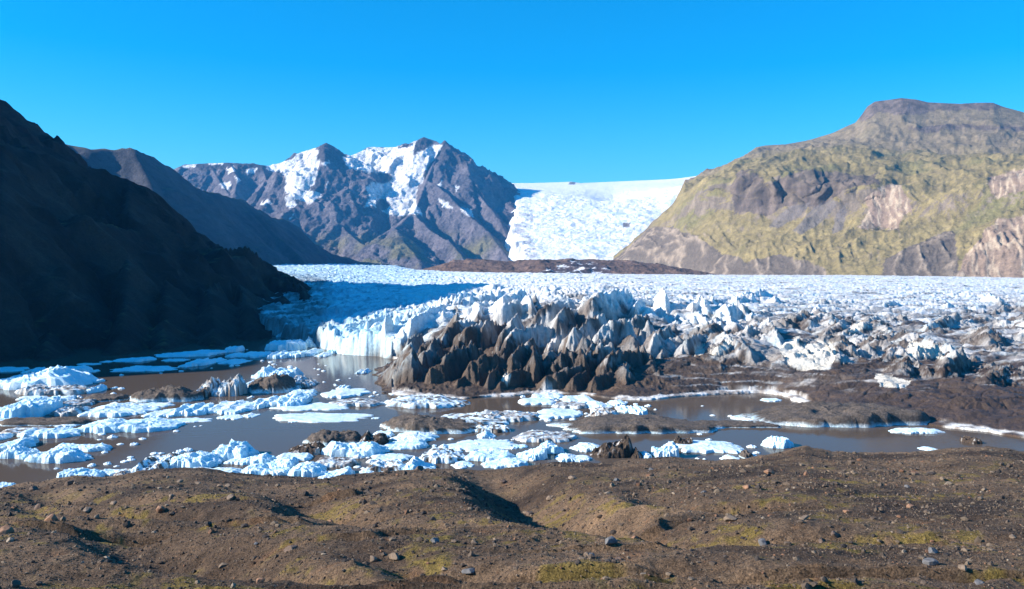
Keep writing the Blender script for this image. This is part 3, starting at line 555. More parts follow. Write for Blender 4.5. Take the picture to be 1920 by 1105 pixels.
# low ridges, each a crest line (u, v, rise) running away from the viewer, gentle on its left and falling right into a hollow: points, hollow depth, width left, width right
SCARPS = [([(800, 880, 0), (832, 892, .4), (850, 908, .55), (862, 935, .55), (905, 960, .5), (957, 980, .45), (1107, 1001, .4), (1220, 1012, .3), (1330, 1022, 0)], 3.0, 5, 9),
          ([(20, 985, 0), (80, 996, .4), (125, 1010, .6), (155, 1030, .7), (190, 1052, .5), (250, 1068, .35), (330, 1080, .2), (420, 1095, 0)], 2.8, 4, 7.5),
          ([(470, 930, 0), (495, 941, .5), (504, 952, .6), (530, 966, .4), (580, 978, 0)], 2.0, 4, 5.5),
          ([(560, 1030, 0), (660, 1045, .3), (740, 1058, .4), (830, 1074, .35), (930, 1084, 0)], 1.0, 2, 3.6),
          ([(560, 975, 0), (620, 985, .35), (700, 996, .35), (770, 1008, 0)], .4, 3, 3),
          ([(1100, 1055, 0), (1190, 1060, .3), (1300, 1072, .35), (1440, 1086, 0)], 1.0, 2, 3.6),
          ([(1110, 915, 0), (1170, 928, .6), (1215, 940, .7), (1290, 955, 0)], 1.3, 4, 5),
          ([(1120, 1090, 0), (1270, 1096, .3), (1420, 1106, .2), (1520, 1115, 0)], .4, 1.6, 2), ([(-20, 925, 0), (60, 934, .6), (180, 942, .5), (330, 952, 0)], 1.3, 4, 5),
          ([(-60, 950, 0), (20, 958, .5), (150, 966, .5), (300, 975, 0)], 1.1, 3, 4), ([(1640, 990, 0), (1740, 1000, .3), (1830, 1012, 0)], .3, 2.2, 2), ([(560, 900, 0), (610, 908, .6), (660, 918, .6), (700, 930, 0)], .4, 4, 4)]
def _scarp(pts, dn, wn, w):
    P = np.array([(*onraised(*p), p[2]) for p in pts]); P = P[np.argsort(P[:, 1])]
    ys = np.linspace(P[0, 1] - 1, P[-1, 1] + 1, 300); k = np.hanning(31); k /= k.sum()
    sm = lambda q: np.convolve(np.pad(np.interp(ys, P[:, 1], q), 15, 'edge'), k, 'valid')
    xc = sm(P[:, 0]); up = sm(P[:, 2]); cs = 1 / np.sqrt(1 + np.gradient(xc, ys) ** 2)
    return ys, xc, up, cs, dn, wn, w
SCARPS_ = [_scarp(*q) for q in SCARPS]
def gheight(x, y):
    x = np.asarray(x, float); y = np.asarray(y, float)
    z = gbase(x, y)
    f = sstep(135, 80, y)
    z = z + f * (.55 * fbm(x / 16, y / 13, 3, 200) + .22 * fbm(x / 5, y / 4, 3, 201)) * np.clip(y / 60, .3, 1) * sstep(DC + 2, DC - 18, y)
    for ys, xc, up, cs, dn, wn, w in SCARPS_:
        m = (y > ys[0]) & (y < ys[-1])
        if not np.any(m): continue
        X_, Y_ = x[m], y[m]; c_ = np.interp(Y_, ys, cs); A_ = np.interp(Y_, ys, up); mx = up.max()
        s_ = (X_ - np.interp(Y_, ys, xc) + .5 * fbm(X_ / 3, Y_ / 3, 3, 206)) * c_
        wf = .16 * w + .2
        h_ = np.where(s_ < 0, A_ * np.exp(-(s_ / wn) ** 2), A_ * np.exp(-(s_ / wf) ** 2))
        h_ = h_ - (A_ / mx) ** .6 * dn * np.exp(-((s_ - w * .62) / (w * .36)) ** 2)
        z = z + 0.0; z[m] = z[m] + h_
    z = z + .08 * fbm(x / .9, y / .9, 3, 203) + .17 * ridged(x / 2.6, y / 2.6, 4, 204)
    return z
def gcolour(x, y):
    n = fbm(x / 5, y / 5, 5, 210); n2 = fbm(x / 1.1, y / 1.1, 4, 211); n3 = fbm(x / 14, y / 9, 4, 212)
    c = mix((.045, .030, .021), (.20, .130, .078), np.clip(.45 + 1.1 * n3 + .5 * n, 0, 1))
    c = mix(c, (.15, .108, .070), sstep(0, .5, n2 + n * .5) * .5)
    moss = sstep(.12, .36, n * .9 + .55 * n2 + .25 * fbm(x / 9, y / 9, 3, 213)) * sstep(90, 60, y)
    c = mix(c, (.175, .128, .022), moss * .7)
    oc = sstep(.3, .5, fbm(x / 3 + 40, y / 2.2, 4, 214)); c = mix(c, (.17, .085, .040), oc * .5)
    return c
def ground():
    us = np.concatenate([np.arange(-1100, -100, 12.0), np.arange(-100, 2020, 2.0), np.arange(2020, 3000, 12.0)]); ds = 21 * np.exp(np.linspace(0, math.log(132 / 21), 620))
    Ug, D = np.meshgrid(us, ds); X = (Ug - U0) / F * D; Z = gheight(X, D)
    o = mesh_obj('ground', np.stack([X, D, Z], -1), grid_faces(*X.shape), M['ground'], gcolour(X, D))
    tag(o, 'bare brown gravel moraine with hollows and patches of moss in front', 'ground', kind='structure')
    # the same bank carried on coarsely beside and behind the viewpoint
    xs = np.arange(-330, 331, 3.0); ys = np.arange(-120, 137, 3.0); X, Y = np.meshgrid(xs, ys)
    Z = gbase(X, Y) - .8 + .5 * fbm(X / 16, Y / 13, 3, 200)
    inside = (np.abs(X) < 1.15 * Y - 3) & (Y > 24)
    Z = np.where(inside, Z - 2.5, Z)
    o2 = mesh_obj('ground', np.stack([X, Y, Z], -1), grid_faces(*X.shape), M['ground'], gcolour(X, Y))
    tag(o2, 'coarser gravel bank carrying the moraine on to both sides', 'ground', kind='structure')
ground()

# ---------------------------------------------------------------- stones
def ico(level=1):
    import bmesh
    bm = bmesh.new(); bmesh.ops.create_icosphere(bm, subdivisions=level, radius=1)
    V = np.array([v.co[:] for v in bm.verts]); Fc = np.array([[v.index for v in f.verts] for f in bm.faces]); bm.free(); return V, Fc
IV, IF = ico(1); IV3, IF3 = ico(4)
def rock_mesh(seed, level3=True):
    V = IV3.copy(); r = np.random.default_rng(seed)
    for k in range(11):      # plane cuts give broken faces
        n = r.normal(size=3); n /= np.linalg.norm(n); c = r.uniform(.45, .85); d = V @ n
        V = V - np.clip(d - c, 0, None)[:, None] * n * .93
    V *= (1 + .05 * perlin2(V[:, 0] * 3 + seed, V[:, 1] * 3 + V[:, 2] * 2, seed))[:, None]
    V *= np.array([1, .85, .68]); return V
def gravel():
    N = 120000; r = np.random.default_rng(21)
    u = r.uniform(-40, 1960, N); q = r.uniform(0, 1, N); d = 24 * (94 / 24) ** q
    x = (u - U0) / F * d; z = gheight(x, d)
    clump = fbm(x / 4, d / 4, 3, 220); keep = clump + r.uniform(-.6, .6, N) > -.15; x, d, z = x[keep], d[keep], z[keep]; N = len(x)
    s = .021 * (1 + r.pareto(2.8, N)); s = np.minimum(s, .17) * np.clip(d / 40, .7, 1.6)
    V = IV[None] * (1 + .35 * r.uniform(-1, 1, (N, len(IV), 1))) * s[:, None, None] * r.uniform(.6, 1.25, (N, 1, 3))
    a = r.uniform(0, 6.28, N); ca, sa = np.cos(a)[:, None], np.sin(a)[:, None]
    vx = V[..., 0] * ca - V[..., 1] * sa; vy = V[..., 0] * sa + V[..., 1] * ca
    P = np.stack([vx + x[:, None], vy + d[:, None], V[..., 2] * .8 + z[:, None] + s[:, None] * .2], -1)
    base = np.array([(.085, .062, .045), (.15, .112, .078), (.045, .036, .031), (.22, .175, .13), (.18, .095, .055)])[r.choice(5, N, p=[.40, .22, .29, .03, .06])]
    C = np.repeat(base[:, None, :] * r.uniform(.8, 1.2, (N, 1, 1)), len(IV), 1)
    Fc = (IF[None] + (np.arange(N) * len(IV))[:, None, None]).reshape(-1, 3)
    o = mesh_obj('gravel', P.reshape(-1, 3), Fc, M['stone'], C.reshape(-1, 3), smooth=False); tag(o, 'loose gravel and small stones strewn over the brown moraine', 'gravel', kind='stuff')
gravel()
STONES = [(8, 1003, 19, 'o', 'large pale orange boulder at the left edge of the moraine'), (97, 978, 16, 'o', 'rounded orange brown stone in the dark gravel at far left'), (163, 961, 11, 't', 'upright tan stone just left of a small mossy stone'), (181, 972, 8, 't', 'small tan stone with green moss beside it'),
          (72, 954, 12, 'b', 'brown stone above the rounded orange stone'), (64, 920, 10, 'b', 'brown stone on the bank under the small flat floe'), (130, 909, 11, 'b', 'brown stone near the crest at left'), (33, 961, 6, 't', 'small tan stone near the left edge'),
          (213, 947, 8, 't', 'pale stone with a rounded top in the middle of the dark left gravel'), (302, 961, 11, 'o', 'reddish stone left of the moss'), (370, 908, 8, 't', 'light stone at the right end of a row below the crest'), (338, 904, 6, 't', 'small light stone starting the row below the crest'), (413, 913, 6, 't', 'small light stone beyond the row'), (427, 913, 6, 't', 'small tan stone next to its twin under the ice'),
          (433, 935, 9, 't', 'tan stone in the middle of the left slope'), (321, 932, 6, 't', 'small pale stone on dark gravel'), (545, 1031, 15, 'b', 'wide brown boulder casting a dark shadow among moss'), (619, 981, 7, 'o', 'small reddish stone right of the small hollow'), (480, 1021, 5, 'g', 'small grey stone in front of the mossy stretch'), (489, 1093, 10, 'o', 'pinkish brown stone at the lower edge'),
          (699, 1050, 11, 't', 'blocky tan stone on the lower ridge'), (740, 1047, 13, 't', 'larger blocky tan stone beside the blocky one'), (832, 1069, 8, 't', 'tan stone at the edge of the long low shadow'), (878, 1075, 14, 'g', 'flat grey stone lying in the long low shadow'), (800, 1090, 8, 't', 'tan stone below the long low shadow'), (815, 1018, 11, 'g', 'dark grey stone on the sunlit middle ridge'),
          (985, 958, 7, 't', 'pale stone on the floor of the big hollow'), (992, 963, 11, 'b', 'brown stone behind the pale one in the big hollow'), (1030, 938, 8, 't', 'stone at the right wall of the big hollow'), (1143, 1024, 15, 'g', 'pointed blue grey boulder casting a sharp shadow to the right'), (1191, 1012, 9, 'o', 'rusty stone right of the blue grey boulder'), (1099, 1044, 9, 't', 'tan stone standing beside a grey one'), (1108, 1045, 9, 'g', 'grey stone standing beside a tan one'), (1159, 1050, 8, 'b', 'brown stone below the blue grey boulder'),
          (1074, 898, 8, 't', 'light stone near the crest right of centre'), (944, 906, 8, 'b', 'dark stone above the big hollow'), (787, 888, 12, 'b', 'dark brown stone at the waterside crest'), (1155, 902, 7, 'g', 'light grey stone below the mound near the crest'), (1222, 882, 6, 'g', 'grey pair stone under the crest mound'), (1443, 889, 11, 'o', 'flat orange stone below the iceberg on the right'), (1400, 917, 9, 'o', 'orange brown stone on the middle right slope'),
          (1370, 977, 12, 't', 'tan boulder with dark shade behind it on the right slope'), (1431, 1022, 12, 'g', 'pale grey stone on the sunlit low ridge'), (1541, 1020, 11, 'b', 'dark stone at the left of a close pair'), (1564, 1023, 11, 'b', 'dark stone at the right of a close pair'), (1508, 974, 10, 't', 'flat tan stone with thin shadow'), (1587, 961, 7, 'o', 'small orange stone beside a hollow'), (1706, 952, 9, 'o', 'reddish stone on the far right slope'), (1748, 1037, 10, 'g', 'dark grey stone at lower right'),
          (1745, 1085, 14, 'g', 'flat grey slab at the lower right'), (1806, 1067, 10, 't', 'tan stone beside a bright moss tuft'), (1815, 1093, 14, 'g', 'grey boulder near the lower right corner'), (1836, 1096, 12, 'g', 'grey boulder touching the corner boulder'), (1899, 1008, 7, 't', 'pale stone near the right edge'), (1700, 915, 7, 'g', 'pale grey stone in the upper right slope'), (1320, 925, 6, 'g', 'small grey stone right of the crest mound'),
          (1496, 1102, 13, 'o', 'reddish stone cut by the bottom edge'), (28, 1100, 12, 'b', 'brown stone in the lower left corner'), (1306, 1100, 14, 't', 'tan boulder at the bottom edge right of centre')]
SC = {'o': (.25, .14, .085), 't': (.21, .155, .11), 'b': (.13, .09, .068), 'g': (.125, .125, .13)}
def stones():
    for i, (u, v, px, c, lab) in enumerate(STONES):
        g = onground(u, v); g = np.array([(u - U0) / F * g[1], g[1]])
        # march to the real surface
        for _ in range(12):
            z = float(gheight(np.array([g[0]]), np.array([g[1]]))[0]); dd = (CZ - z) * F / (v - V0); g[1] += .5 * (dd - g[1]); g[1] = min(max(g[1], 22), 94); g[0] = (u - U0) / F * g[1]
        z = float(gheight(np.array([g[0]]), np.array([g[1]]))[0]); s = px * g[1] / F
        V = rock_mesh(300 + i); r = np.random.default_rng(i); a = r.uniform(0, 6.28)
        V = V @ np.array([[math.cos(a), math.sin(a), 0], [-math.sin(a), math.cos(a), 0], [0, 0, 1]])
        V = V * s * np.array([r.uniform(.9, 1.2), 1, r.uniform(.85, 1.15)])
        n = fbm(V[:, 0] / s * 1.5 + i, V[:, 1] / s * 1.5 + V[:, 2] / s, 3, 9)
        o = mesh_obj('boulder', V, IF3, M['stone'], mix(np.array(SC[c]) * .75, np.array(SC[c]) * 1.2, np.clip(.5 + n, 0, 1)), smooth=True)
        o.location = (g[0], g[1], z + s * .25); tag(o, lab, 'stone', 'stones lying on the moraine')
stones()

# ---------------------------------------------------------------- floating ice
def floe_shape(seed, a, b, prof, hm, rough, facet, jag):
    """heights over a ragged footprint; prof = [(fraction across, fraction of height)]"""
    nr, nt = 22, 96; r = np.random.default_rng(seed)
    th = np.linspace(0, 2 * np.pi, nt, endpoint=False); rr = np.concatenate([np.linspace(0, .86, nr - 6), [.90, .94, .97, .99, 1.0, 1.004]])
    p = 2.5; rad = (np.abs(np.cos(th)) ** p + np.abs(np.sin(th)) ** p) ** (-1 / p)
    jn = fbm(np.cos(th) * 1.7 + seed * 3.1, np.sin(th) * 1.7 + seed, 4, seed, .6)
    rad = rad * (1 + jag * jn)
    R, T = np.meshgrid(rr, th, indexing='ij'); Rd = rad[None, :]
    X = R * Rd * np.cos(T) * a; Y = R * Rd * np.sin(T) * b
    f = np.clip((X / a + 1) / 2 + .10 * fbm(X / b * .9 + seed, Y / b * 1.1 + 3, 3, seed + 7) + .04 * Y / b, 0, 1)
    pf = np.array(prof, float); Hs = np.interp(f, pf[:, 0], pf[:, 1]) * hm
    # the crest keeps its height near the middle of the depth and steps down towards the viewer and behind
    ws = np.clip(1 - (np.abs(Y / b + .1 * fbm(X / a * 2 + seed, Y / b * 2, 3, seed)) * .95) ** 2.2, 0, 1)
    tall = np.clip(hm / (b + .01), 0, 1)
    Z = Hs * (1 - tall * .8 * (1 - ws))
    sc = max(min(a, b) * .55, .5)
    f1, f2, cid, dx, dy = vor(X / (sc * 1.3) + seed, Y / sc, seed)
    Z = Z * (1 - facet * .9 * np.clip(f1 - .25, 0, 1)) + facet * hm * .25 * (cid - .5)
    Z = Z + rough * hm * (ridged(X / sc / .8 + seed, Y / sc / .8, 4, seed + 4) - .45)
    Z = Z * (1 + .45 * fbm(X / sc / 1.6 + 9, Y / sc / 1.6 + seed, 3, seed + 8))
    Z = Z + .10 * hm * knife(X / .9 + seed, Y / 1.3, 3, seed + 15)
    Z = np.maximum(Z, .10 + .04 * perlin2(X * 1.5, Y * 1.5, seed))
    edge = np.clip((1.0 - R) / .06, 0, 1) ** .55
    und = np.clip((R - .96) / .044, 0, 1)
    Z = Z * edge + (1 - edge) * .0
    Z[-3] = np.minimum(Z[-3], .12 + .5 * Z[-4]); Z[-1] = -.5; Z[-2] = np.minimum(Z[-2], .06)
    V = np.stack([X, Y, Z], -1).reshape(-1, 3)
    i = np.arange((nr - 1) * nt); k = i // nt; c = i % nt; A = k * nt + c; B = k * nt + (c + 1) % nt
    Fc = np.stack([A, A + nt, B + nt, B], 1)
    return V, Fc
ICE_W, ICE_B = (.74, .84, .88), (.42, .72, .86)
def floe(u0, u1, vn, vf, hpx, prof, kind, label, seed, rot=0.0):
    um = (u0 + u1) / 2; u0, u1 = um + (u0 - um) * .95, um + (u1 - um) * .95; vf = vn + (vf - vn) * .8
    n_ = onwater((u0 + u1) / 2, vn); f_ = onwater((u0 + u1) / 2, vf)
    dm = (n_[1] + f_[1]) / 2; a = (u1 - u0) / 2 * dm / F; b = max((f_[1] - n_[1]) / 2, .35 * min(a, 6)); yc = n_[1] + b
    a = (u1 - u0) / 2 * yc / F; hm = hpx * yc / F
    prof = PROF[prof] if isinstance(prof, str) else prof
    rough, facet, jag = {'w': (.18, .10, .6), 'f': (.12, .05, .65), 'b': (.2, .18, .45), 'g': (.28, .2, .42), 'd': (.26, .10, .5), 'k': (.3, .4, .3), 'm': (.3, .2, .45), 's': (.2, .25, .34)}[kind]
    hm *= {'w': .46, 'f': .42, 'b': .66, 'g': .8, 'd': .9, 'k': .9, 'm': .65, 's': .75}[kind]
    V, Fc = floe_shape(seed, a, b, prof, hm, rough, facet, jag)
    x, y, z = V.T; h = z / max(hm, .1); n = fbm(x / 1.6 + seed, y / 1.6, 4, seed); n2 = fbm(x / .6, y / .6 + seed, 3, seed + 1)
    c = mix(ICE_W, ICE_B, np.clip((.5 if kind in 'bs' else .25) + n, 0, 1))
    dk = mix((.05, .037, .03), (.13, .092, .065), np.clip(.5 + n2, 0, 1)); gy = mix((.16, .145, .14), (.42, .40, .38), np.clip(.5 + n + n2, 0, 1))
    if kind == 'd': c = mix(c, dk, sstep(.24, .40, z / max(hm, .1) + .15 * n2 + (.12 if hm > 1.2 else .22)) * .97)
    elif kind == 'k': c = mix(dk * .7, gy, sstep(.2, .5, n + n2))
    elif kind == 'g': c = mix(c, gy, sstep(-.35, .1, n + .4 * n2)); c = mix(c, dk, sstep(.12, .35, n * .9 + .5 * n2))
    elif kind == 'm': c = mix(c, dk, sstep(-.05, .15, n + .6 * n2))
    elif kind == 'f': c = mix(c, (.45, .45, .46), sstep(.25, .5, n) * .5)
    o = mesh_obj('ice_floe' if kind in 'fwgm' else ('iceberg' if kind in 'bsk' else 'debris_mound'), V, Fc, M['debris' if kind in 'dk' else 'floe'], c, smooth=kind in 'df')
    o.location = (((u0 + u1) / 2 - U0) / F * yc, yc, 0)
    tag(o, label, {'f': 'ice floe', 'w': 'ice floe', 'g': 'ice floe', 'm': 'ice floe', 'b': 'iceberg', 's': 'iceberg', 'k': 'iceberg', 'd': 'debris mound'}[kind], 'ice floating in the lagoon')
    return o
PROF = {'flat': [(0, .5), (.15, 1), (.5, .8), (.85, 1), (1, .4)], 'dome': [(0, .2), (.25, .75), (.5, 1), (.75, .75), (1, .2)], 'lump': [(0, .4), (.15, .9), (.3, .55), (.5, 1), (.65, .6), (.85, .85), (1, .3)],
        'left': [(0, .5), (.2, 1), (.5, .6), (1, .15)], 'right': [(0, .1), (.5, .55), (.8, 1), (1, .5)], 'peak': [(0, .12), (.25, .4), (.45, 1), (.55, .8), (.8, .3), (1, .1)], 'two': [(0, .3), (.25, .95), (.45, .5), (.75, 1), (.9, .7), (1, .2)]}
FLOES = [
 (-18, 176, 731, 708, 42, [(0, .2), (.3, .5), (.45, .75), (.6, .85), (.72, 1), (.82, .8), (.93, .35), (1, .05)], 'b', 'largest white iceberg, with a blue shaded right flank, at the far left'),
 (35, 166, 742, 727, 17, [(0, .3), (.15, .9), (.5, .6), (.8, .75), (1, .6)], 'g', 'brown stained ice ledge below the largest white iceberg'),
 (-20, 50, 698, 688, 6, 'flat', 'f', 'flat white floe at the left edge behind the largest iceberg'),
 (45, 94, 701, 692, 15, 'peak', 'w', 'low peaked floe behind the largest iceberg'), (88, 170, 702, 692, 15, 'flat', 'b', 'pale block of ice peeping over the right of the largest iceberg'),
 (168, 184, 699, 694, 5, 'dome', 'w', 'small white floe just right of the block behind the largest iceberg'), (173, 194, 718, 712, 5, 'flat', 's', 'small bluish floe at the right flank of the largest iceberg'), (170, 193, 738, 726, 12, 'dome', 's', 'dull blue lump of ice right of the brown stained ledge'),
 (210, 220, 729, 726, 4, 'dome', 'w', 'tiny white piece alone on the dark water right of the largest iceberg'),
 (143, 186, 685, 681, 3, 'flat', 'f', 'thin white floe close under the dark shore'), (190, 212, 680, 677, 3, 'flat', 'f', 'thin short floe under the dark shore right of the first'), (212, 290, 679, 670, 5, 'right', 's', 'long thin bluish floe under the dark shore'),
 (212, 330, 697, 686, 7, [(0, .2), (.2, .6), (.28, 1), (.5, .5), (.7, .8), (1, .2)], 'w', 'long narrow white floe on the far open water'), (292, 402, 670, 660, 9, 'right', 's', 'long blue floe in the shade of the dark mountainside'), (305, 352, 678, 673, 4, 'flat', 'f', 'small flat floe between the long white and the long blue ones'),
 (337, 362, 689, 682, 6, 'dome', 'w', 'short white floe left of the lumpy far one'), (355, 398, 688, 674, 14, 'lump', 'w', 'lumpy white floe on the far water'), (384, 420, 681, 672, 7, 'dome', 'w', 'low white floe right of the lumpy far one'), (418, 465, 683, 673, 6, 'left', 'w', 'white floe with a ragged top in the far row'),
 (240, 378, 754, 742, 25, [(0, .2), (.15, .6), (.4, .9), (.7, 1), (1, .5)], 'd', 'broad brown gravel covered ice mound left of the twin peaked iceberg'), (160, 245, 753, 742, 8, 'flat', 'd', 'low dark gravel strip left of the broad brown mound'),
 (3, 108, 787, 755, 30, [(0, .3), (.2, .7), (.4, .9), (.75, 1), (.92, .9), (1, .3)], 's', 'slab of ice with a big deep blue face at the left'), (-20, 50, 794, 772, 16, 'left', 'w', 'white sloping floe in front of the blue faced slab'),
 (35, 92, 750, 742, 6, 'flat', 'f', 'small bright floe between the stained ledge and the blue faced slab'), (78, 142, 755, 742, 11, 'right', 'w', 'white floe rising to the right below the stained ledge'), (100, 166, 781, 766, 14, 'two', 'g', 'grey streaked low ice right of the blue faced slab'),
 (118, 175, 764, 750, 7, 'flat', 'g', 'flat greyish floe below the dull blue lump'),
 (150, 282, 782, 758, 24, [(0, .1), (.2, .45), (.37, 1), (.55, .7), (.8, .5), (1, .2)], 'w', 'white floe rising to a low peak in the middle of the left ice field'), (252, 324, 764, 755, 6, 'flat', 'f', 'flat thin floe in front of the broad brown mound'), (278, 352, 784, 766, 10, 'lump', 'w', 'white floe joining the low peak on its right'), (330, 400, 781, 758, 17, 'lump', 'b', 'knobbly bluish floe below the broad brown mound'), (392, 478, 776, 752, 16, 'lump', 'w', 'bumpy white floe below the twin peaked iceberg'),
 (-10, 182, 799, 786, 9, 'flat', 'd', 'low dark gravel strip across the left water'),
 (147, 250, 813, 790, 20, 'dome', 'b', 'rounded white half of the big lumpy floe at left'), (228, 340, 811, 786, 17, [(0, .8), (.3, 1), (.6, .75), (1, .3)], 'b', 'crumpled blue white half of the big lumpy floe'), (322, 396, 793, 783, 6, 'left', 'f', 'thin tail of ice right of the big lumpy floe'),
 (107, 152, 801, 792, 7, 'dome', 'w', 'small flat white floe left of the big lumpy one'), (96, 109, 799, 794, 4, 'dome', 'w', 'tiny floe left of the small flat white one'), (5, 92, 816, 802, 7, 'flat', 'g', 'flat grey smeared floe at the left'),
 (40, 152, 823, 806, 16, [(0, .6), (.1, 1), (.18, .6), (.45, .9), (.8, .85), (1, .4)], 'b', 'white floe with a knob at its left end'), (-15, 18, 827, 814, 9, 'dome', 's', 'blue corner of ice at the left edge'), (-12, 62, 848, 822, 18, 'right', 'b', 'sloping white floe at the left edge behind the small pyramid'),
 (-2, 72, 861, 845, 30, [(0, .1), (.2, .6), (.35, 1), (.5, .75), (.7, .55), (.9, .4), (1, .2)], 'b', 'small white ice pyramid mirrored in the water at the left'), (97, 210, 848, 836, 13, 'flat', 'b', 'long flat topped floe like a shelf at left'), (49, 172, 869, 850, 26, [(0, .3), (.15, .65), (.35, .75), (.45, 1), (.7, .95), (.85, .4), (1, .15)], 'b', 'wide blocky floe in front of the shelf like one'),
 (112, 192, 902, 884, 20, [(0, .9), (.2, 1), (.6, .95), (1, .4)], 'b', 'smooth white floe touching the bank at left'), (184, 242, 892, 882, 13, 'flat', 'w', 'white floe resting behind the smooth one by the bank'), (186, 222, 902, 894, 9, 'right', 'w', 'small white wedge against the bank'), (215, 283, 895, 882, 10, 'two', 'g', 'streaky grey and white floe by the bank'),
 (-15, 30, 918, 906, 9, 'left', 's', 'blue floe at the left edge beyond the bank'), (0, 40, 924, 914, 6, 'dome', 'w', 'white floe at the left edge touching the bank'), (45, 90, 916, 905, 8, 'left', 'w', 'small white floe peeping over the bank near the left edge'),
 (252, 322, 893, 862, 26, 'two', 'm', 'black and white broken ice heap behind the bank'), (272, 342, 868, 852, 16, 'right', 'm', 'curled white ice edge above the black heap'),
 (320, 410, 882, 856, 30, [(0, .5), (.2, .95), (.45, 1), (.75, .75), (1, .3)], 'b', 'smooth white wedge shaped iceberg behind the bank'), (338, 455, 893, 878, 14, 'flat', 'w', 'flat white floe filling the bank edge under the wedge'),
 (500, 577, 658, 648, 20, [(0, .5), (.15, .9), (.5, 1), (.8, .9), (1, .6)], 's', 'shaded blue iceberg below the dark mountainside'), (565, 596, 652, 645, 22, 'peak', 's', 'shaded blue pointed iceberg by the glacier corner'), (424, 456, 661, 654, 10, 'flat', 's', 'shaded blue block on the far shore water'), (358, 426, 664, 658, 5, 'flat', 's', 'thin shaded blue floe on the far shore water'),
 (424, 458, 671, 663, 9, 'dome', 'w', 'sunlit round floe in front of the shaded blue block'), (452, 512, 671, 660, 9, 'flat', 'w', 'sunlit low floe in the far bright row'), (506, 548, 673, 662, 13, 'lump', 'b', 'sunlit floe with a blue right face in the far bright row'), (545, 575, 671, 662, 12, 'flat', 'b', 'blue faced block beside the sunlit floe'), (570, 598, 668, 656, 14, 'dome', 'w', 'round white heap at the middle of the far bright row'), (594, 620, 670, 662, 9, 'dome', 'w', 'white heap at the right end of the far bright row'), (616, 636, 664, 656, 10, 'lump', 'b', 'rough ice lump leaning on the glacier corner'),
 (478, 564, 712, 700, 31, [(0, .15), (.2, .75), (.27, 1), (.4, .65), (.65, .6), (.85, .7), (.95, .75), (1, .3)], 'b', 'white iceberg with a pointed left tip in the open water'), (546, 594, 727, 712, 17, 'left', 'g', 'greyish ice block right of the pointed white iceberg'),
 (462, 556, 738, 722, 30, [(0, .3), (.15, .5), (.35, .75), (.6, 1), (.85, .95), (1, .2)], 'd', 'round topped dark gravel mound in front of the pointed iceberg'), (462, 480, 722, 716, 9, 'dome', 'w', 'small white cap at the left of the dark round mound'),
 (370, 412, 744, 730, 34, [(0, .1), (.4, .6), (.75, 1), (1, .5)], 'g', 'dirty left peak of the twin peaked iceberg'), (402, 464, 744, 730, 42, [(0, .3), (.35, .55), (.7, 1), (.8, .85), (1, .1)], 'g', 'taller right peak of the twin peaked iceberg'), (345, 400, 746, 736, 16, 'right', 'k', 'dark low ice at the foot of the twin peaks'),
 (543, 594, 745, 732, 13, 'flat', 'w', 'white block in front of the dark round mound'), (474, 536, 765, 745, 20, 'lump', 'w', 'bumpy white ice left of a blue dimpled one'), (525, 582, 764, 742, 22, [(0, .5), (.15, .8), (.3, .4), (.5, .9), (1, .5)], 'b', 'blue dimpled white ice in the middle of the lagoon'), (515, 652, 771, 754, 6, 'flat', 'f', 'wide flat floe above the longest pointed one'),
 (500, 702, 791, 772, 8, [(0, .5), (.1, 1), (.3, .8), (.6, .5), (.9, .25), (1, .1)], 'f', 'longest flat floe ending in a thin point to the right'), (409, 458, 787, 777, 5, 'dome', 'f', 'small oval floe left of the longest pointed floe'), (454, 484, 783, 775, 7, 'peak', 'w', 'small tent shaped floe left of the longest pointed one'), (541, 557, 793, 788, 3, 'dome', 'w', 'tiny floe under the longest pointed one'), (696, 712, 786, 783, 2, 'dome', 'f', 'sliver of ice at the tip of the longest floe'),
 (608, 690, 746, 728, 12, [(0, .5), (.2, .7), (.4, 1), (.6, .7), (1, .5)], 'f', 'flat white floe with a low bump in front of the ice cliff'), (632, 656, 732, 724, 10, 'lump', 'w', 'small cap of ice behind the bumped flat floe'), (616, 724, 763, 749, 8, 'dome', 'g', 'flat dirty grey floe below the bumped one'), (668, 680, 702, 694, 8, 'dome', 'w', 'left small ice lump in the reflection of the cliff'), (678, 695, 701, 693, 10, 'peak', 'w', 'right small ice lump in the reflection of the cliff'),
 (398, 478, 864, 842, 38, [(0, .35), (.15, .6), (.38, .6), (.42, 1), (.55, .8), (.82, .9), (.9, .5), (1, .3)], 'b', 'castle shaped iceberg with two knobs in the near water'), (420, 480, 872, 860, 14, 'dome', 'w', 'low white ice at the foot of the castle shaped iceberg'),
 (570, 684, 836, 820, 22, [(0, .2), (.2, .8), (.35, 1), (.6, .8), (.85, .9), (1, .2)], 'd', 'long dark gravel mound above the near ice jumble'), (540, 610, 854, 838, 18, [(0, .3), (.4, .7), (.8, 1), (1, .5)], 'k', 'dark striped iceberg left below the long dark mound'),
 (608, 724, 857, 838, 30, [(0, .5), (.15, 1), (.4, .7), (.6, .8), (.8, .9), (.9, .5), (1, .15)], 'b', 'broad pale crumbly iceberg in the near ice jumble'),
 (442, 512, 873, 856, 22, 'right', 'b', 'pale pointed slab right of the castle shaped iceberg'), (453, 505, 890, 872, 14, 'dome', 'b', 'white rounded piece against the bank below the pale slab'), (498, 560, 882, 862, 22, [(0, .3), (.5, .7), (.8, 1), (1, .5)], 'b', 'rounded blue backed piece in the near jumble'), (515, 588, 866, 850, 12, 'flat', 'w', 'white shelf behind the blue backed piece'),
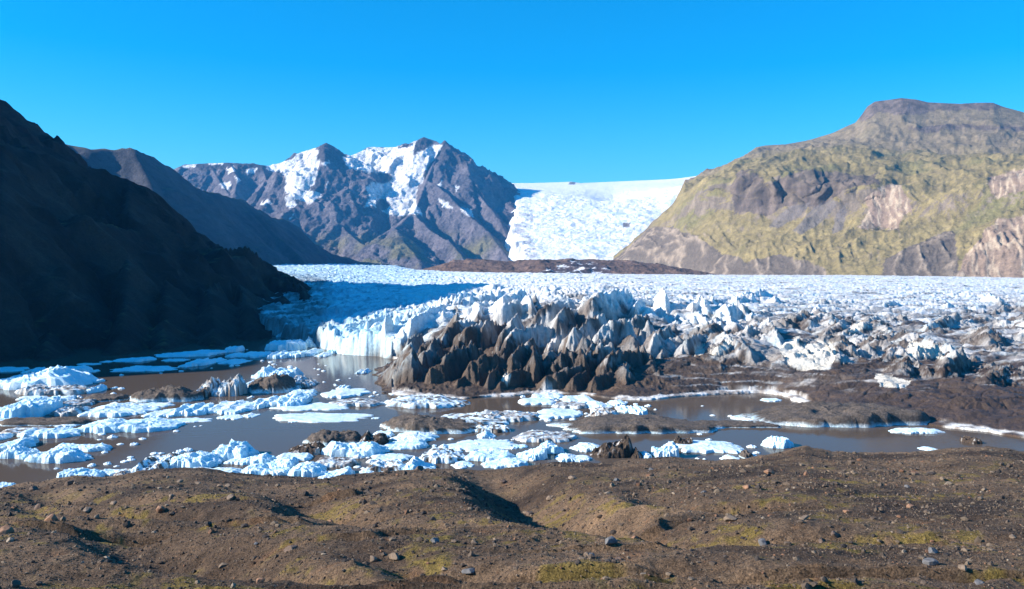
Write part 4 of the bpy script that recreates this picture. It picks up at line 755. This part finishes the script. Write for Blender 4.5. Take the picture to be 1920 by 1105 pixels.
 (540, 612, 896, 872, 24, 'dome', 'b', 'big rounded white block against the bank in the near jumble'), (490, 545, 894, 880, 14, 'flat', 'b', 'white block left of the big rounded one'), (592, 674, 877, 860, 10, 'flat', 'g', 'dirt speckled shelf in the near jumble'), (606, 665, 897, 880, 16, 'right', 'b', 'white piece right of the big rounded block'), (592, 626, 902, 892, 9, 'dome', 'w', 'lowest white piece at the dip of the bank'),
 (690, 772, 866, 850, 9, 'flat', 'w', 'flat white floe right of the crumbly iceberg'), (688, 762, 888, 866, 20, 'two', 'm', 'dark rubble covered ice with white edges'), (672, 705, 892, 878, 12, 'dome', 'w', 'small white piece left of the dark rubble ice'), (706, 745, 894, 884, 8, 'flat', 'w', 'white strip in front of the dark rubble ice'),
 (718, 880, 765, 744, 17, [(0, .3), (.1, .6), (.3, 1), (.5, .8), (.65, .95), (.8, .4), (1, .2)], 'm', 'dirty white ice apron under the brown snout'),
 (720, 905, 815, 788, 24, [(0, .4), (.12, .85), (.3, 1), (.6, .75), (.85, .4), (1, .15)], 'd', 'big flat gravel covered ice raft with a white rim'),
 (802, 965, 800, 776, 13, [(0, .2), (.3, .7), (.6, 1), (1, .4)], 'm', 'dark speckled ice raft behind the big gravel raft'), (890, 1008, 792, 772, 15, [(0, .6), (.2, 1), (.5, .6), (.8, .7), (1, .4)], 'g', 'grey gritty ice raft right of the speckled one'), (885, 960, 812, 800, 12, 'flat', 'm', 'broken dark and blue ice strip beyond the rim of the gravel raft'),
 (736, 822, 829, 812, 18, 'dome', 'w', 'pale dome of ice below the gravel raft'), (700, 740, 822, 808, 11, 'flat', 'w', 'white floe at the left foot of the gravel raft'), (672, 730, 836, 820, 20, 'two', 'k', 'dark jagged ice between the long mound and the gravel raft'), (717, 806, 843, 826, 12, 'right', 'b', 'white floe below the pale dome'), (688, 730, 848, 836, 12, 'dome', 'w', 'small white floe right of the dark jagged ice'),
 (842, 970, 846, 820, 8, [(0, .4), (.3, 1), (.7, .7), (1, .5)], 'f', 'large smooth flat floe in the near water'), (893, 930, 823, 812, 12, 'peak', 's', 'small blue peaked ice behind the large smooth floe'), (960, 990, 841, 834, 4, 'flat', 's', 'small blue flat piece right of the large smooth floe'),
 (960, 1078, 831, 808, 11, [(0, .2), (.3, 1), (.7, .6), (1, .5)], 'g', 'dirt streaked flat floe right of centre'), (786, 874, 869, 844, 20, [(0, .3), (.3, 1), (.7, .8), (1, .2)], 'm', 'speckled black and white ice hump near the bank'), (872, 968, 866, 848, 14, 'flat', 'b', 'thick flat topped white floe near the bank'), (895, 948, 849, 840, 8, 'dome', 'w', 'small white dome behind the thick flat topped floe'),
 (848, 888, 877, 865, 7, 'dome', 'w', 'small oval white floe near the bank'), (742, 820, 889, 868, 30, [(0, .1), (.25, .4), (.42, 1), (.5, .85), (.75, .4), (1, .15)], 'b', 'sharp white peak with a blue right side at the bank'), (905, 990, 880, 862, 16, [(0, .3), (.4, .7), (.7, 1), (1, .8)], 'b', 'lumpy white floe touching the bank at centre'),
 (810, 819, 838, 834, 4, 'dome', 'w', 'tiny cube of ice left of a small knob'), (823, 840, 843, 834, 9, 'dome', 'w', 'small knob of ice by the dark speckled hump'), (840, 868, 850, 840, 7, 'flat', 'f', 'small flat floe at the left tip of the large smooth one'),
 (966, 1028, 864, 846, 24, [(0, .1), (.4, .5), (.8, 1), (1, .9)], 'b', 'ribbed ice ramp rising to the right'), (1012, 1056, 852, 838, 26, [(0, .8), (.4, 1), (.75, .6), (1, .15)], 'b', 'white cone at the top of the ribbed ice ramp'), (1040, 1086, 867, 852, 15, 'dome', 'w', 'white hump touching the bank right of the ramp'), (1074, 1130, 848, 832, 15, 'dome', 'w', 'smooth oval white floe left of the black block'), (1060, 1110, 866, 854, 8, 'flat', 'w', 'low white ice left of the black block by the bank'),
 (972, 1044, 760, 746, 9, 'flat', 'f', 'flat white floe under the brown cones'), (996, 1060, 750, 737, 10, 'lump', 'w', 'pack of white ice pieces close to the brown front'), (998, 1090, 786, 765, 11, [(0, .3), (.4, 1), (1, .6)], 'f', 'bright flat floe left of the long gravel bar'), (1036, 1104, 767, 755, 7, 'flat', 'g', 'grey flat floe in the ice pack'), (1052, 1116, 757, 741, 9, 'two', 'w', 'white pieces in the middle of the ice pack'), (1096, 1144, 769, 753, 13, 'peak', 'w', 'low peaked white piece in the ice pack'), (1156, 1190, 775, 761, 11, 'lump', 'w', 'white lump at the right end of the ice pack'), (1180, 1214, 780, 765, 14, 'lump', 's', 'blue lump at the very right end of the ice pack'), (1104, 1160, 786, 770, 16, 'dome', 'g', 'tan striped rounded ice at the tip of the gravel bar'), (1140, 1176, 762, 750, 9, 'dome', 'w', 'small white piece at the back of the ice pack'),
 (1040, 1352, 815, 784, 17, [(0, .15), (.2, .7), (.4, 1), (.7, .8), (1, .3)], 'd', 'long gravel covered ice bar with a white melting edge'), (1290, 1470, 803, 790, 6, 'flat', 'd', 'thin dark tail of the long gravel bar'),
 (1378, 1715, 803, 766, 26, [(0, .1), (.1, .35), (.3, .7), (.6, 1), (1, .9)], 'd', 'gravel covered ice island with white rim below the brown glacier front'),
 (1106, 1190, 860, 842, 34, [(0, .1), (.3, .45), (.6, .75), (.85, 1), (.95, .7), (1, .3)], 'k', 'tilted black block of ice at the bank'), (1180, 1206, 861, 850, 18, 'peak', 'k', 'small black ice lump right of the tilted black block'), (1200, 1222, 861, 850, 10, 'dome', 's', 'small bluish ice by the small black lump'),
 (1222, 1270, 861, 846, 36, [(0, .5), (.3, .6), (.6, .75), (.85, 1), (1, .8)], 'b', 'bright white block leaning left at the bank'), (1262, 1402, 850, 826, 13, [(0, .9), (.2, .7), (.4, 1), (.7, .8), (1, .1)], 'w', 'long white floe pointed at the right beyond the bank'), (1262, 1300, 838, 830, 16, 'flat', 'k', 'dark flat slab on the left of the long pointed floe'),
 (1428, 1486, 841, 829, 30, [(0, .05), (.35, .6), (.58, 1), (.8, .65), (1, .4)], 'b', 'lone wedge iceberg with a blue right side on the brown water'), (1352, 1388, 866, 855, 11, 'dome', 'w', 'small white floe against the bank right of centre'), (1386, 1412, 860, 852, 13, 'dome', 'd', 'small brown mound by the bank'), (1408, 1420, 858, 852, 8, 'dome', 'w', 'tiny white piece beside the small brown mound'), (1426, 1464, 753, 747, 5, 'flat', 'f', 'thin floe inside the curved white rim'),
 (1666, 1768, 814, 803, 9, [(0, .3), (.3, .8), (.8, 1), (1, .6)], 'w', 'narrow white floe under the gravel bank at right'), (1724, 1756, 846, 838, 6, 'dome', 'w', 'small white floe at the near bank on the right'), (1803, 1836, 833, 822, 10, 'lump', 'k', 'small dark ice lump on the right water')]
for i, f in enumerate(FLOES): floe(*f, seed=500 + i)
def brash():
    r = np.random.default_rng(31); protos = []
    for k in range(5):
        V, Fc = floe_shape(900 + k, .5, .4, PROF['dome'], .28, .3, .3, .4); protos.append((V, Fc))
    first = []
    zones = [(590, 760, 700, 760, 16), (380, 620, 690, 760, 10), (980, 1180, 740, 790, 26), (640, 1000, 820, 885, 26), (100, 340, 690, 760, 8), (420, 620, 655, 690, 14), (240, 460, 780, 880, 8), (1190, 1420, 745, 870, 8), (0, 250, 790, 880, 8)]
    k = 0
    for (u0, u1, v0, v1, n) in zones:
        for j in range(int(n * 1.9)):
            u = r.uniform(u0, u1); v = r.uniform(v0, v1); p = onwater(u, v); s = r.uniform(.5, 1.7)
            if k < 5:
                V, Fc = protos[k]; o = mesh_obj('ice_chip', V, Fc, M['floe'], np.tile(ICE_W, (len(V), 1))); first.append(o)
            else:
                o = first[k % 5].copy(); S.collection.objects.link(o)
            o.location = (p[0], p[1], 0); o.rotation_euler = (0, 0, r.uniform(0, 6.28)); o.scale = (s, s, s * r.uniform(.6, 1.2)); k += 1
            tag(o, 'tiny loose chip of white ice scattered among the larger floes', 'ice chip', 'small ice chips on the lagoon')
brash()

# ---------------------------------------------------------------- haze
hm = bpy.data.materials.new('haze'); hm.use_nodes = True; t = hm.node_tree; t.nodes.clear()
pv = t.nodes.new('ShaderNodeVolumePrincipled'); pv.inputs['Color'].default_value = (.07, .44, 1.0, 1); pv.inputs['Density'].default_value = 6.5e-5
mo = t.nodes.new('ShaderNodeOutputMaterial'); t.links.new(pv.outputs[0], mo.inputs['Volume'])
x0, x1, y0, y1, z0, z1 = -6100, 6100, -3100, 8100, -5, 760
hv = [(x, y, z) for z in (z0, z1) for y in (y0, y1) for x in (x0, x1)]
hf = [(0, 2, 3, 1), (4, 5, 7, 6), (0, 1, 5, 4), (2, 6, 7, 3), (0, 4, 6, 2), (1, 3, 7, 5)]
o = mesh_obj('haze', hv, hf, hm, smooth=False); tag(o, 'thin blue air haze filling the valley', 'haze', kind='stuff')
